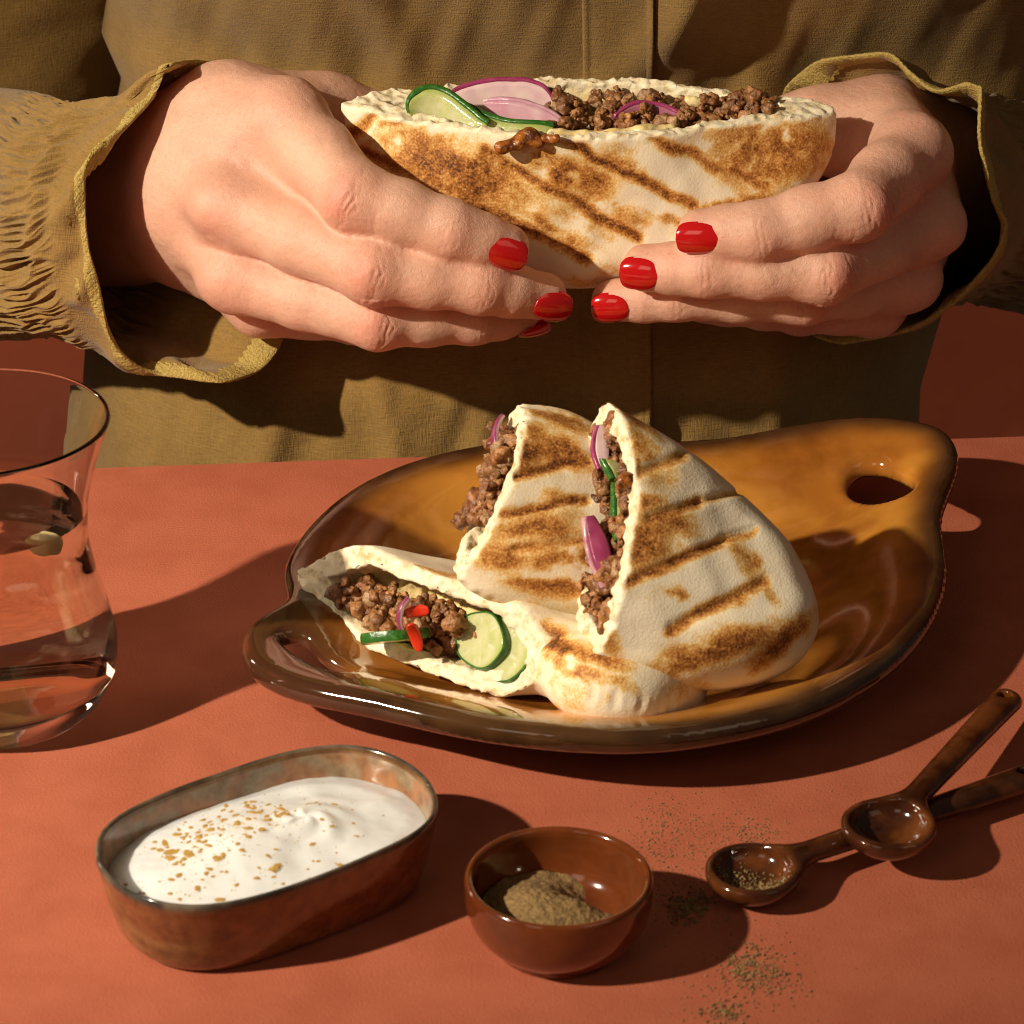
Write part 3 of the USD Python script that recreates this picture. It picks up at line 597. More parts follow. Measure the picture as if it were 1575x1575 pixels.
    n1 = fbm(w3 * 220, 4, seed + 8); n2 = fbm(w3 * 75, 3, seed + 9); n3 = noise(w3 * 900, seed + 1)
    jig = (np.stack([noise(w3 * 160, s) for s in (seed, seed + 20)], 1) - .5) * 16
    for a, b, w_, s_ in stripes:
        q = seg_dist(px_ + jig, np.array(a, float), np.array(b, float)); qs = seg_dist(px_, np.array(a, float), np.array(b, float))
        br = np.maximum(br, s_ * np.exp(-(q / w_) ** 2) * (.55 + .9 * n2) * front); grv += .0007 * np.exp(-(qs / (w_ * .8)) ** 2) * front
    for (cx, cy), rx, ry, ang, s_ in blobs:
        c, s = math.cos(math.radians(ang)), math.sin(math.radians(ang)); q = px_ + jig * 1.6 - [cx, cy]
        r2 = ((q @ [c, s]) / rx) ** 2 + ((q @ [-s, c]) / ry) ** 2
        br = np.maximum(br, s_ * np.exp(-r2 ** 1.3) * sstep(.30, .62, n1 + .25 * (n2 - .4) + .12 * np.exp(-r2)) * front)
    br = np.maximum(br, brown * sstep(.56, .75, n1 * .6 + n2 * .5) * (1 - .4 * front))
    br = br * (1 - crumb)
    var = .06 * sstep(.35, .6, fbm(w3 * 40, 2, seed + 3)) + .05 * sstep(.5, .7, n2)
    col = np.stack([np.clip(br * .67 + var * (1 - crumb), 0, 1), crumb, sstep(-.0005, -.003, fo) * sstep(-.001, -.006, gg) * .8], 1)
    w3 = w3 - nn * (grv * (1 - crumb) + .0013 * (noise(w3 * 650, seed + 40) - .3) * crumb - .0007 * (n2 - .45) * (1 - crumb))[:, None]
    t = thing(name, label, 'flatbread', O - np.array([0, 0, T]), group=group)
    obj('bread', (w3, f), 'bread', t, True, tint=np.clip(col, 0, 1))
    return t
rngf = np.random.default_rng(77)
BITS = []
for k in range(12):
    m_ = rngf.integers(2, 6); pts_ = np.cumsum(rngf.normal(0, .38, (m_, 3)) + [.45 if k % 3 else .15, 0, 0], 0); pts_ -= pts_.mean(0); rad_ = rngf.uniform(.36, .66, m_)
    axs_, P_ = grid(pts_.min(0) - .9, pts_.max(0) + .9, .11); d_ = None
    for p__, r__ in zip(pts_, rad_):
        q_ = np.linalg.norm(P_ - p__, axis=-1) - r__; d_ = q_ if d_ is None else smin(d_, q_, .22)
    d_ = d_ + .62 * (fbm(P_.astype(float) * 2.3 + k * 5, 4, k) - .5) + .30 * np.abs(noise(P_.astype(float) * 1.5 + k, k + 3) - .5)
    q, f = surface_nets(d_, [a[0] for a in axs_], .11); q = smooth_mesh(q, f, 2); b_ = max(trimesh.Trimesh(q, f, process=False).split(only_watertight=False), key=lambda x: len(x.faces)); q, f = np.array(b_.vertices), np.array(b_.faces)
    q = q / np.abs(q).max() * 1.55 * (1.15 if m_ > 3 else .9)
    BITS.append((q, f))
def mince(t, places, size=.0030, cols=((.36, .165, .058), (.24, .100, .036))):
    for p in places:
        q, f = BITS[rngf.integers(12)]
        R3 = trimesh.transformations.random_rotation_matrix(rngf.random(3))[:3, :3]
        s = size * rngf.uniform(.65, 1.3); vv = (q * s) @ R3.T + p
        c = np.array(cols[0]) * rngf.uniform(.7, 1.25) if rngf.random() < .6 else np.array(cols[1]) * rngf.uniform(.8, 1.3)
        c = np.array((.42, .25, .12)) * rngf.uniform(.7, 1.1) if rngf.random() < .10 else c
        k = fbm(vv * 700, 2, 3)[:, None]
        obj('mince_crumb', (vv, f), 'mince', t, True, tint=np.clip(c * (.45 + 1.1 * k), 0, 1))
def frame(n):
    n = unit(n); a = unit(np.cross([0, 0, 1], n) if abs(n[2]) < .95 else np.cross([0, 1, 0], n)); return a, np.cross(n, a), n
def cucumber(t, c, n, r=.011, th=.0022, squash=1.0, bow=0.0):
    a, b, n = frame(n); M = np.stack([a, b * squash, n])
    def put(prof):
        v, f = lathe(prof, 64); wob = 1 + .03 * np.sin(5 * np.arctan2(v[:, 1], v[:, 0]))[:, None]
        v[:, :2] *= wob; v[:, 2] += bow * (v[:, 0] ** 2) / r + .0004 * (noise(v * 300, 3) - .5)
        return v @ M + c, f
    hh_ = th / 2
    flesh = put([(1e-5, -hh_), (r * .55, -hh_), (r * .9, -hh_ * 1.0), (r * .945, -hh_ * .8), (r * .95, 0), (r * .945, hh_ * .8)] + [(r * q, hh_ * (.72 + .28 * sstep(.3, .8, q))) for q in np.linspace(.9, .04, 22)] + [(1e-5, hh_ * .72)])
    skin = put([(r * .925, -hh_ * 1.02), (r * .98, -hh_ * 1.05), (r * 1.0, -hh_ * .6), (r * 1.005, 0), (r * 1.0, hh_ * .6), (r * .98, hh_ * 1.05), (r * .925, hh_ * 1.02), (r * .92, 0), (r * .925, -hh_ * 1.02)])
    l_ = (flesh[0] - c) @ M.T; rr_ = np.hypot(l_[:, 0], l_[:, 1]) / r; th_ = np.arctan2(l_[:, 1], l_[:, 0])
    seed_ = np.exp(-((rr_ - .48) / .13) ** 2) * sstep(.35, .8, np.cos(th_ * 3) ** 2) * (.5 + .5 * np.cos(th_ * 21)) ** 2
    tc = lerp((.70, .71, .36), (.40, .52, .10), sstep(.60, .95, rr_)); tc = lerp(tc, (.52, .58, .20), .7 * np.exp(-((rr_ - .45) / .2) ** 2)); tc = lerp(tc, (.82, .80, .52), seed_)
    p = obj('cucumber_slice', flesh, 'cucumber_flesh', t, True, tint=np.clip(tc, 0, 1)); obj('cucumber_peel', skin, 'cucumber_skin', p, 50)
def onion(t, c, axis, start, r=.014, a0=-50, a1=50, hgt=.006, th=.0018, deep=1.0):
    z = unit(axis); x = unit(np.asarray(start) - z * (np.asarray(start) @ z)); y = np.cross(z, x)
    A = np.radians(np.linspace(a0, a1, 40)); sec = [(th / 2, -hgt / 2 + .0004), (th / 2, 0), (th / 2, hgt / 2 - .0004), (th / 4, hgt / 2), (-th / 4, hgt / 2), (-th / 2, hgt / 2 - .0004), (-th / 2, 0), (-th / 2, -hgt / 2 + .0004), (-th / 4, -hgt / 2), (th / 4, -hgt / 2)]
    g = np.array([[c + (r + s0 * (.6 + .4 * math.cos((k - 19.5) / 19.5 * 1.3))) * (math.cos(a) * x + math.sin(a) * y) + s1 * (.5 + .5 * math.cos((k - 19.5) / 19.5 * 1.25)) * z for s0, s1 in sec] for k, a in enumerate(A)])
    v, f = loft(g); m0, m1 = len(v), len(v) + 1
    v = np.vstack([v, g[0].mean(0), g[-1].mean(0)]); L = len(sec); j = np.arange(L); l0 = 39 * L
    f = np.vstack([f, np.stack([np.full(L, m0), (j + 1) % L, j], 1), np.stack([np.full(L, m1), l0 + j, l0 + (j + 1) % L], 1)])
    if trimesh.Trimesh(v, f, process=False).volume < 0: f = f[:, ::-1]
    outer = np.tile(np.array([s0 > 0 for s0, _ in sec], float), 40); outer = np.append(outer, [.5, .5])
    col = lerp((.66, .50, .46), (.23 * deep, .030, .10), np.clip(outer * (.8 + .4 * noise(v * 300, 3)), 0, 1))
    obj('onion_strip', (v, f), 'onion', t, 60, tint=col)
def ribbon(t, name, skin_m, flesh_m, path, across, width, th=.0022, rind=.0012, tints=None):
    """A thin slice lying on edge: a rind along PATH, flesh hanging from it along ACROSS (one direction or one for each end)."""
    P = spline(path, 50); n = len(P); ac = np.asarray(across, float)
    A = np.array([unit(x) for x in (ac if ac.ndim == 1 else ac[0]) * (1 - np.linspace(0, 1, n))[:, None] + (ac if ac.ndim == 1 else ac[1]) * np.linspace(0, 1, n)[:, None]])
    tg = np.gradient(P, axis=0); tg /= np.linalg.norm(tg, axis=1, keepdims=True)
    N = np.cross(tg, A); N /= np.linalg.norm(N, axis=1, keepdims=True)
    wv = width * np.sin(np.linspace(.25, np.pi - .25, n)) ** .6
    def shell(sec, w_):
        g = np.array([[P[k] + A[k] * (u * w_[k] + u0) + N[k] * (o * (.55 + .45 * math.sin(math.pi * (k + .5) / n))) for u, u0, o in sec] for k in range(n)])
        v, f = loft(g); L = len(sec); j = np.arange(L); l0 = (n - 1) * L
        f = np.vstack([f, np.stack([np.full(L, len(v)), (j + 1) % L, j], 1), np.stack([np.full(L, len(v) + 1), l0 + j, l0 + (j + 1) % L], 1)])
        v = np.vstack([v, g[0].mean(0), g[-1].mean(0)]); v = v + .0005 * (np.stack([noise(v * 260, s) for s in (1, 2, 3)], 1) - .5)
        return v, (f[:, ::-1] if trimesh.Trimesh(v, f, process=False).volume < 0 else f)
    h2 = th / 2
    fl = shell([(0, .0003, -h2), (.25, 0, -h2 * .95), (.6, 0, -h2 * .85), (.95, 0, -h2 * .7), (1, 0, 0), (.95, 0, h2 * .7), (.6, 0, h2 * .85), (.25, 0, h2 * .95), (0, .0003, h2)], wv)
    sk = shell([(0, rind * math.cos(q) * .8, (h2 + .0002) * math.sin(q)) for q in np.linspace(0, 2 * math.pi, 12, endpoint=False)], wv)
    if tints:
        tf = lerp(tints[0], tints[1], np.clip(.15 + .9 * noise(fl[0] * 420, 5), 0, 1)); p = obj(name, fl, flesh_m, t, True, tint=tf)
        obj('rind', sk, skin_m, p, True, tint=lerp(tints[2], tints[3], noise(sk[0] * 500, 6)))
    else: p = obj(name, fl, flesh_m, t, True, tint=lerp((.42, .52, .11), (.70, .70, .36), np.clip(sstep(.0005, .004, np.linalg.norm(fl[0][:, None] - P[None, ::3], axis=2).min(1)) * .8 + .5 * (noise(fl[0] * 500, 4) - .4), 0, 1))); obj('rind', sk, skin_m, p, True)
ONI = ((.70, .56, .50), (.58, .36, .40), (.22, .020, .075), (.36, .06, .16))
def blob(t, name, matl, pts, rad, seed=1, h=.0008):
    """Lumpy run of melted stuff along a line."""
    pts = np.asarray(pts, float); lo, hi = pts.min(0) - rad * 2, pts.max(0) + rad * 2
    axs, P = grid(lo, hi, h); d = None
    for a, b in zip(pts[:-1], pts[1:]):
        q = rcone(P, a, b, rad, rad); d = q if d is None else smin(d, q, rad)
    d = d + rad * 1.1 * (fbm(P.astype(float) * (.55 / rad), 3, seed) - .5)
    v, f = surface_nets(d, [a[0] for a in axs], h); v = smooth_mesh(v, f, 3)
    obj(name, (v, f), matl, t, True)

# ---- the one held up
O1 = at_y(900, 162, .790)
t1 = pita('flatbread_sandwich', 'grilled half flatbread held up in both hands, mince and cucumber showing along its cut top', O1, (0, -1, -.04),
          [(522, 156), (530, 195), (545, 236), (580, 305), (640, 368), (740, 412), (830, 429), (885, 432), (940, 428), (1020, 412), (1120, 375), (1200, 325), (1258, 275), (1280, 235), (1285, 165)],
          [(522, 152), (640, 158), (900, 162), (1150, 162), (1285, 165)], T=.0188, R=.0135, wall=.0036, depth=.026, seed=3, shear=.07, lens=[(-1, .16, 0), (-.88, .36, 0), (-.74, .60, .25), (-.5, .86, 1), (-.1, 1.06, 1), (.25, .96, 1), (.5, .74, .95), (.68, .54, .7), (.78, .45, .1), (.9, .34, 0), (1, .22, 0)],
          stripes=[((845, 205), (1065, 318), 7, 1.25), ((745, 232), (985, 366), 8, 1.15), ((560, 232), (905, 398), 8, 1.0), ((534, 212), (588, 168), 11, 1.05), ((1005, 212), (1180, 285), 8, .95), ((590, 195), (640, 180), 10, .5)],
          blobs=[((700, 262), 120, 42, 22, 1.15), ((880, 268), 62, 30, 30, 1.05), ((1185, 232), 85, 52, -8, 1.0), ((1120, 318), 90, 16, -22, .9), ((620, 300), 70, 26, 30, .95), ((960, 250), 40, 16, 30, .7), ((830, 340), 60, 10, 25, .7), ((1040, 345), 60, 9, 20, .6), ((870, 372), 50, 9, 15, .6), ((960, 330), 40, 12, 25, .5)], brown=.35)
zc1 = O1[2]
def in1(u, y, dz): p = at_y(u, 162, .79); return np.array([p[0] * y / .79, y, zc1 + dz])
blob(t1, 'melted_cheese', 'melted_cheese', [in1(u, .7772 + .0006 * math.sin(u * .05) + .004 * max(0, u - 960) / 100, -.0046 + .0008 * math.cos(u * .031)) for u in range(850, 1040, 46)], .0019, 4, .0006)
blob(t1, 'burnt_cheese', 'burnt_cheese', [at_y(u, v, y) for u, v, y in ((772, 226, .7672), (800, 219, .7676), (815, 210, .7692), (828, 221, .7680))], .0019, 9, .0005)
blob(t1, 'burnt_cheese', 'burnt_cheese', [at_y(u, v, y) for u, v, y in ((838, 212, .768), (855, 214, .767))], .0013, 12, .0005)
mp = []
for k in range(220):
    s = rngf.random() ** .9; u = 838 + s * 352
    q = rngf.uniform(-1, 1); y = .791 + q * .0120 * (1 - .85 * max(0, s - .25))
    mp.append(in1(u, y, rngf.uniform(-.0058, -.0016) + .0020 * q + .0020 * math.exp(-((s - .04) / .06) ** 2) + .0030 * math.exp(-((s - .93) / .08) ** 2)))
mp += [in1(u, rngf.uniform(.784, .80), -.0085) for u in np.linspace(590, 840, 30)]
mince(t1, mp, .0021)
ribbon(t1, 'cucumber_slice', 'cucumber_skin', 'cucumber_flesh', [at_y(u, v, y) for u, v, y in ((628, 172, .7830), (632, 147, .7850), (652, 136, .7865), (682, 138, .7860), (708, 155, .7830), (730, 174, .7800), (752, 190, .7775))], np.array([(.35, -.25, -1), (-.55, -.25, -1)]), .0105, .0022, .0013)
ribbon(t1, 'cucumber_slice', 'cucumber_skin', 'cucumber_flesh', [at_y(u, v, y) for u, v, y in ((706, 158, .7850), (738, 172, .7825), (775, 186, .7800), (815, 190, .7780), (852, 193, .7775))], (-.3, -.55, -1), .0075, .0022, .0013)
ribbon(t1, 'onion_strip', 'onion', 'onion', [at_y(u, v, y) for u, v, y in ((686, 150, .800), (712, 134, .801), (752, 124, .802), (800, 123, .801), (838, 134, .799), (850, 152, .797))], (.1, -.30, -1), .0080, .0016, .0011, ONI)
ribbon(t1, 'onion_strip', 'onion', 'onion', [at_y(u, v, y) for u, v, y in ((744, 156, .791), (775, 152, .790), (812, 158, .788), (845, 170, .786), (872, 192, .7835))], (.0, -.35, -1), .0065, .0020, .0009, ((.62, .42, .44), (.46, .20, .28), (.42, .15, .25), (.62, .40, .44)))
ribbon(t1, 'onion_strip', 'onion', 'onion', [at_y(u, v, y) for u, v, y in ((944, 180, .789), (965, 164, .7915), (998, 158, .7925), (1030, 166, .791), (1048, 176, .789))], (.0, -.3, -1), .0050, .0016, .0010, ((.40, .16, .22), (.30, .08, .14), ONI[2], ONI[3]))
blob(t1, 'melted_cheese', 'melted_cheese', [in1(1060, .7955, -.0005), in1(1072, .7955, -.001)], .0017, 16, .0006)

# ---- big one leaning at the right of the platter
def lean(psi, lam): p, l = math.radians(psi), math.radians(lam); return np.array([math.sin(p) * math.cos(l), -math.cos(p) * math.cos(l), math.sin(l)])
n2_ = lean(34, 43); O2 = at_z(1060, 1040, .0215)
t2 = pita('flatbread_sandwich', 'largest grilled flatbread piece, leaning at the platter right with red onion showing', O2, n2_,
          [(925, 616), (975, 652), (1035, 694), (1100, 748), (1160, 802), (1208, 862), (1238, 925), (1243, 990), (1212, 1032), (1148, 1054), (1070, 1056), (1000, 1042), (950, 1024), (915, 1004)],
          [(915, 1000), (922, 900), (930, 800), (926, 700), (925, 616)], T=.0150, R=.013, depth=.018, seed=14,
          stripes=[((945, 902), (1112, 832), 8, 1.2), ((1000, 795), (1075, 772), 8, 1.0), ((1075, 772), (1190, 742), 6, .5), ((975, 730), (1050, 700), 10, .8), ((1035, 965), (1175, 895), 11, .95), ((1110, 830), (1160, 815), 6, .6)],
          blobs=[((985, 830), 60, 42, -30, 1.05), ((960, 690), 80, 30, 25, 1.0), ((1045, 800), 34, 26, 40, 1.0), ((1100, 1000), 110, 22, -20, 1.05), ((1200, 990), 60, 18, -45, 1.0), ((1110, 690), 70, 16, 42, .9), ((980, 640), 50, 16, 35, .9), ((1040, 910), 26, 14, 20, .8), ((1150, 860), 14, 40, -30, .7), ((1180, 900), 12, 36, -30, .6), ((985, 770), 40, 16, -20, .9), ((960, 860), 40, 30, -30, .85), ((940, 990), 30, 16, 60, .7)], brown=.25)
def on2(u, v, dn): return at_plane(u, v, O2 + n2_ * dn, n2_)
mp = []
for k in range(110):
    s = rngf.random(); v_ = 648 + s * 330; dn = rngf.uniform(-.0095, .0085) * (1 - .55 * (2 * s - 1) ** 2)
    u = np.interp(v_, [616, 700, 800, 900, 1000], [925, 926, 930, 922, 915]); p0 = at_plane(u, v_, O2, n2_)
    inward = unit(at_plane(1060, v_, O2, n2_) - p0)
    mp.append(p0 + n2_ * dn + inward * rngf.uniform(.0008, .005))
mince(t2, mp, .0023)
ribbon(t2, 'cucumber_slice', 'cucumber_skin', 'cucumber_flesh', [on2(u, v, d_) for u, v, d_ in ((946, 738, .0045), (944, 765, .0040), (945, 800, .0040), (951, 832, .0050))], (1, .35, .05), .0075, .0024, .0013)
ribbon(t2, 'cucumber_slice', 'cucumber_skin', 'cucumber_flesh', [on2(u, v, d_) for u, v, d_ in ((926, 706, .0050), (933, 722, .0050), (943, 738, .0055))], (1, .4, -.3), .0060, .0022, .0012)
ribbon(t2, 'onion_strip', 'onion', 'onion', [on2(u, v, d_) for u, v, d_ in ((900, 795, .0015), (904, 830, .0), (914, 870, -.0005), (930, 905, .0))], (.9, -.1, .25), .0050, .0034, .0013, ((.34, .06, .13), (.19, .016, .065), (.30, .04, .12), (.66, .42, .44)))
ribbon(t2, 'onion_strip', 'onion', 'onion', [on2(u, v, d_) for u, v, d_ in ((918, 655, .002), (913, 675, .001), (914, 700, .001), (922, 722, .002))], (.9, .3, .1), .0040, .0016, .0009, ONI)
blob(t2, 'burnt_cheese', 'burnt_cheese', [at_plane(u, v, O2 + n2_ * .013, n2_) for u, v in ((955, 745), (968, 738), (978, 748))], .0016, 19, .0005)

# ---- one behind, left of it
n3_ = lean(26, 40); O3 = at_z(830, 930, .0300)
t3 = pita('flatbread_sandwich', 'grilled flatbread piece standing behind the others at the middle of the platter', O3, n3_,
          [(795, 622), (860, 630), (925, 664), (980, 722), (1015, 800), (1020, 880), (985, 935), (905, 950), (810, 934), (735, 915), (702, 888)],
          [(702, 888), (738, 800), (770, 710), (795, 622)], T=.0135, R=.012, depth=.016, seed=31,
          stripes=[((785, 734), (905, 708), 7, 1.15), ((755, 790), (905, 770), 7, 1.1), ((790, 845), (905, 828), 7, .8)],
          blobs=[((800, 690), 44, 32, 20, 1.35), ((860, 700), 60, 24, 10, 1.0), ((820, 815), 66, 20, -8, .95), ((880, 860), 60, 20, 0, .9), ((850, 640), 60, 14, 20, .8), ((770, 855), 50, 18, 0, .7), ((850, 905), 70, 12, 5, .9), ((865, 770), 30, 10, 30, .7)], brown=.3)
mp = []
for k in range(70):
    v_ = rngf.uniform(660, 800); u = np.interp(v_, [622, 710, 800, 888], [795, 770, 738, 702]); p0 = at_plane(u, v_, O3, n3_)
    mp.append(p0 + n3_ * rngf.uniform(-.009, .006) + unit(at_plane(900, v_, O3, n3_) - p0) * rngf.uniform(-.0016, .003))
mince(t3, mp, .0023)
onion(t3, at_plane(770, 690, O3, n3_) + np.array([.008, .004, 0]), unit(n3_), (-1, -.2, .1), .0100, -40, 40, .0030, .0016)

# ---- the one lying in front with its mouth open
A1, B1 = at_z(444, 876, .0235), at_z(1008, 1092, .0205)
cdir = unit(B1 - A1); bd_ = unit(np.cross([0, 0, 1], cdir)); bd_ = unit(bd_ + np.array([0, 0, -.27])); n4 = unit(np.cross(cdir, bd_)); n4 = n4 if n4[2] > 0 else -n4
O4 = (A1 + B1) / 2; L4 = np.linalg.norm(B1 - A1) / 2
sgn = np.sign(np.cross(n4, cdir) @ bd_)
cl_ = np.array([(.40, -.0005), (.55, -.006), (.76, -.0065), (.93, .001), (1.0, .015), (.93, .031), (.6, .043), (.1, .046), (-.35, .034), (-.72, .015), (-.94, .0035), (-1.0, 0)]) * [L4, sgn]
ct_ = np.array([(-1, 0), (-.6, .001), (-.2, -.0012), (.15, .0), (.40, -.0005)]) * [L4, sgn]
t4 = pita('flatbread_sandwich', 'flatbread piece lying at the front left of the platter, wide open mouth full of mince', O4, n4, local=(cl_, ct_, cdir), T=.0098, R=.0105, wall=.0040, depth=.022, gape=.0020, seed=47, fold=1.0, shear=.14,
          lens=[(-1, .30, 0), (-.90, .55, .05), (-.76, .80, .5), (-.4, .98, 1), (.3, .98, 1), (.7, 1.05, .8), (.88, 1.1, .3), (.95, 1.1, 0), (1, 1.1, 0)],
          stripes=[((650, 888), (725, 945), 6, 1.1), ((820, 960), (885, 995), 9, .9)],
          blobs=[((850, 985), 60, 22, 25, 1.3), ((790, 955), 60, 20, 30, 1.3), ((560, 872), 60, 9, 5, .8), ((930, 1010), 50, 18, 25, .9), ((880, 1030), 60, 14, 15, .7), ((520, 868), 60, 10, 8, .9), ((650, 888), 90, 15, 14, 1.0), ((735, 925), 50, 18, 35, 1.1), ((960, 1055), 40, 16, 20, .5)], brown=.22)
def in4(s, dn, deep=0.0): return O4 + cdir * (s * L4) + n4 * dn + bd_ * deep
mp = []
for k in range(190):
    s = rngf.uniform(-.74, .18); o_ = np.clip((s + .86) / .42, .28, 1)
    mp.append(in4(s, rngf.uniform(-.0080, .0042) * o_ - .0012, rngf.uniform(.001, .008) + (.0045 if s > -.06 else 0)))
mince(t4, mp, .0022)
cucumber(t4, at_plane(772, 1000, O4 - bd_ * .002, unit(EYE - O4)), unit((-.62, -.52, .55)), .0108, .0026, .72)
cucumber(t4, at_plane(742, 985, O4 + bd_ * .001, unit(EYE - O4)), unit((-.66, -.52, .52)), .0088, .0022, .8)
cucumber(t4, at_plane(606, 988, O4 + bd_ * .001, unit(EYE - O4)) + np.array([0, .004, -.0005]), unit((-.1, .5, .85)), .0085, .0024, .9)
def pepper(t, c, ax1, ax2, L, W):
    ax1 = unit(ax1); ax2 = unit(np.asarray(ax2) - ax1 * (np.asarray(ax2) @ ax1)); n = np.cross(ax1, ax2)
    m = trimesh.creation.icosphere(3, 1.0).vertices; m = np.sign(m) * np.abs(m) ** .7
    q = c + m[:, :1] * L / 2 * ax1 + m[:, 1:2] * W / 2 * ax2 + (m[:, 2:] * .0010 + .0015 * m[:, :1] ** 2) * n
    obj('pepper_strip', (q, trimesh.creation.icosphere(3, 1.0).faces), 'pepper', t, True)
e_ = unit(EYE - O4)
pepper(t4, at_plane(638, 976, O4 - bd_ * .003, e_), (.30, 0, -1), (1, 0, .2), .0078, .0030)
pepper(t4, at_plane(640, 940, O4 - bd_ * .001, e_), (1, .2, .1), (0, .3, 1), .0060, .0030)
onion(t4, at_plane(617, 950, O4 - bd_ * .001, e_) + np.array([.006, 0, 0]), (.2, -.9, .3), (-1, 0, .1), .0065, -45, 45, .003, .0014)
# ---------------------------------------------------------------- platter
RIM = [(438, 930), (437, 900), (450, 850), (500, 790), (580, 740), (690, 700), (800, 686), (930, 684), (1060, 685), (1180, 675), (1290, 665), (1380, 668), (1440, 680), (1470, 710), (1468, 750), (1450, 800), (1455, 870), (1450, 920), (1420, 980), (1340, 1050), (1230, 1100), (1100, 1135), (950, 1145), (800, 1135), (650, 1110), (560, 1085), (480, 1065), (410, 1040), (375, 1000), (372, 980), (385, 960), (425, 940)]
rim = spline([at_z(u, v, .017)[:2] for u, v in RIM], 420, closed=True, s=2e-6)
hol = [spline([at_z(u, v, z)[:2] for u, v in hp], 60, closed=True) for z, hp in ((.017, [(1306, 718), (1325, 708), (1360, 711), (1395, 733), (1406, 748), (1388, 762), (1365, 761), (1330, 745)]), (.012, [(435, 1003), (460, 998), (500, 1018), (545, 1042), (530, 1054), (480, 1042), (447, 1022)]))]
hh = .0009
ax, P = grid((rim[:, 0].min() - .004, rim[:, 1].min() - .004, -.001), (rim[:, 0].max() + .004, rim[:, 1].max() + .004, .026), hh)
XY = np.stack(np.meshgrid(ax[0], ax[1], indexing='ij'), -1); flat = XY.reshape(-1, 2)
def signed(poly):
    d, _ = cKDTree(spline(poly, 4000, closed=True)).query(flat)
    return np.where(shapely.contains_xy(Polygon(poly), flat[:, 0], flat[:, 1]), d, -d).reshape(XY.shape[:2])
Dr = signed(rim); Dh = np.minimum(-signed(hol[0]), -signed(hol[1]))
Ds = ndimage.gaussian_filter(Dr, .0035 / hh)
far = np.linalg.norm(XY - np.array([.028, .664]), axis=-1)
zrim = .0165 + .003 * sstep(.085, .115, far) * (XY[..., 0] > 0) - .003 * sstep(.085, .11, far) * (XY[..., 0] < 0)
zc = zrim * (1 - sstep(.002, .040, Ds)) + .0042 * sstep(.002, .040, Ds)
zc = ndimage.gaussian_filter(zc, 4) + .0007 * (fbm(np.concatenate([XY * 28, XY[..., :1] * 0], -1), 2, 5) - .5)
rr = .0028 + .0005 * np.exp(-(np.maximum(Dr, 0) / .007) ** 2)
De = np.minimum(Dr, Dh)
sl = np.gradient(zc, hh); cosl = 1 / np.sqrt(1 + sl[0] ** 2 + sl[1] ** 2)
zz = (P[..., 2] - zc[..., None]) * cosl[..., None]
F = np.sqrt(np.maximum(rr - De, 0)[..., None] ** 2 + zz ** 2) - rr[..., None]
v, f = surface_nets(F, [a[0] for a in ax], hh)
v = smooth_mesh(v, f, 60)
ij = ((v[:, :2] - [ax[0][0], ax[1][0]]) / hh).T
dd = ndimage.map_coordinates(Dr, ij, order=1) + .0035 * (fbm(v * 60, 3, 3) - .5); ds = ndimage.map_coordinates(Ds, ij, order=1)
nn = normals(v, f)
amber = lerp((.38, .135, .018), (.58, .25, .036), sstep(.35, .65, fbm(v * 35, 4, 8)))
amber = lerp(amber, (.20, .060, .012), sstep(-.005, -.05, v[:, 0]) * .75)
edge = lerp((.036, .015, .006), (.075, .034, .012), sstep(.3, .7, fbm(v * 90, 3, 4)))
col = lerp(edge, amber, sstep(.003, .0125, dd))
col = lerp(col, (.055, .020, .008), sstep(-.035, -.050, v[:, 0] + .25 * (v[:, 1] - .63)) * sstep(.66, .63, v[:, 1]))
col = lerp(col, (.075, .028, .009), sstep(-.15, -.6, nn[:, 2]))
plate = thing('serving_platter', 'brown glazed oval ceramic platter with two pierced handles, holding three sandwiches', 'platter', (.028, .664, 0))
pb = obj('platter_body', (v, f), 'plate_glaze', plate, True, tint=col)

# ---------------------------------------------------------------- tea glass
gx, gy, _ = at_z(4, 1085)
prof = [(.0, .0), (.0215, .0), (.0232, .0012), (.0265, .0055), (.0290, .0115), (.0294, .0175), (.0280, .026), (.0255, .036), (.0241, .0465), (.0246, .055), (.0268, .0645), (.0297, .073), (.0313, .0772)]
zs = np.linspace(.0012, .0772, 60); ro = PchipInterpolator([p[1] for p in prof[2:]], [p[0] for p in prof[2:]])(zs)
outer = [(1e-5, .0006), (.017, .0006), (.0205, 0), (.0222, .0003)] + list(zip(ro, zs))
wall = .0012
zi = np.linspace(.0105, .0770, 50); ri = PchipInterpolator([p[1] for p in prof[2:]], [p[0] for p in prof[2:]])(zi) - wall
inner = [(1e-5, .0088), (.012, .0088), (.020, .0092), (ri[0] - .001, .0097)] + list(zip(ri, zi))
lip = [(ro[-1] - .0006 + .0006 * math.cos(a), .0772 + .0006 * math.sin(a)) for a in np.linspace(0, math.pi, 9)][1:-1]
gl = thing('tea_glass', 'clear tulip shaped tea glass with pinched waist, cut off by the left edge', 'glass', (gx, gy, 0))
v, f = lathe(np.array(outer + lip + inner[::-1]), 160, (gx, gy, 0)); obj('glass_body', (v, f), 'clear_glass', gl, True)
lev = .0535
zl = zi[zi < lev]; rl = ri[:len(zl)] + .0002
liq = [(1e-5, .0086), (.012, .0086), (.020, .0090), (ri[0] - .0008, .0095)] + list(zip(rl, zl)) + [(np.interp(lev, zi, ri) + .0002, lev), (np.interp(lev, zi, ri) - .0008, lev - .0004), (1e-5, lev - .0005)]
v, f = lathe(np.array(liq), 160, (gx, gy, 0))
obj('tea', (v, f), 'tea', smooth=50, label='pale amber tea filling the waisted glass two thirds', category='tea')
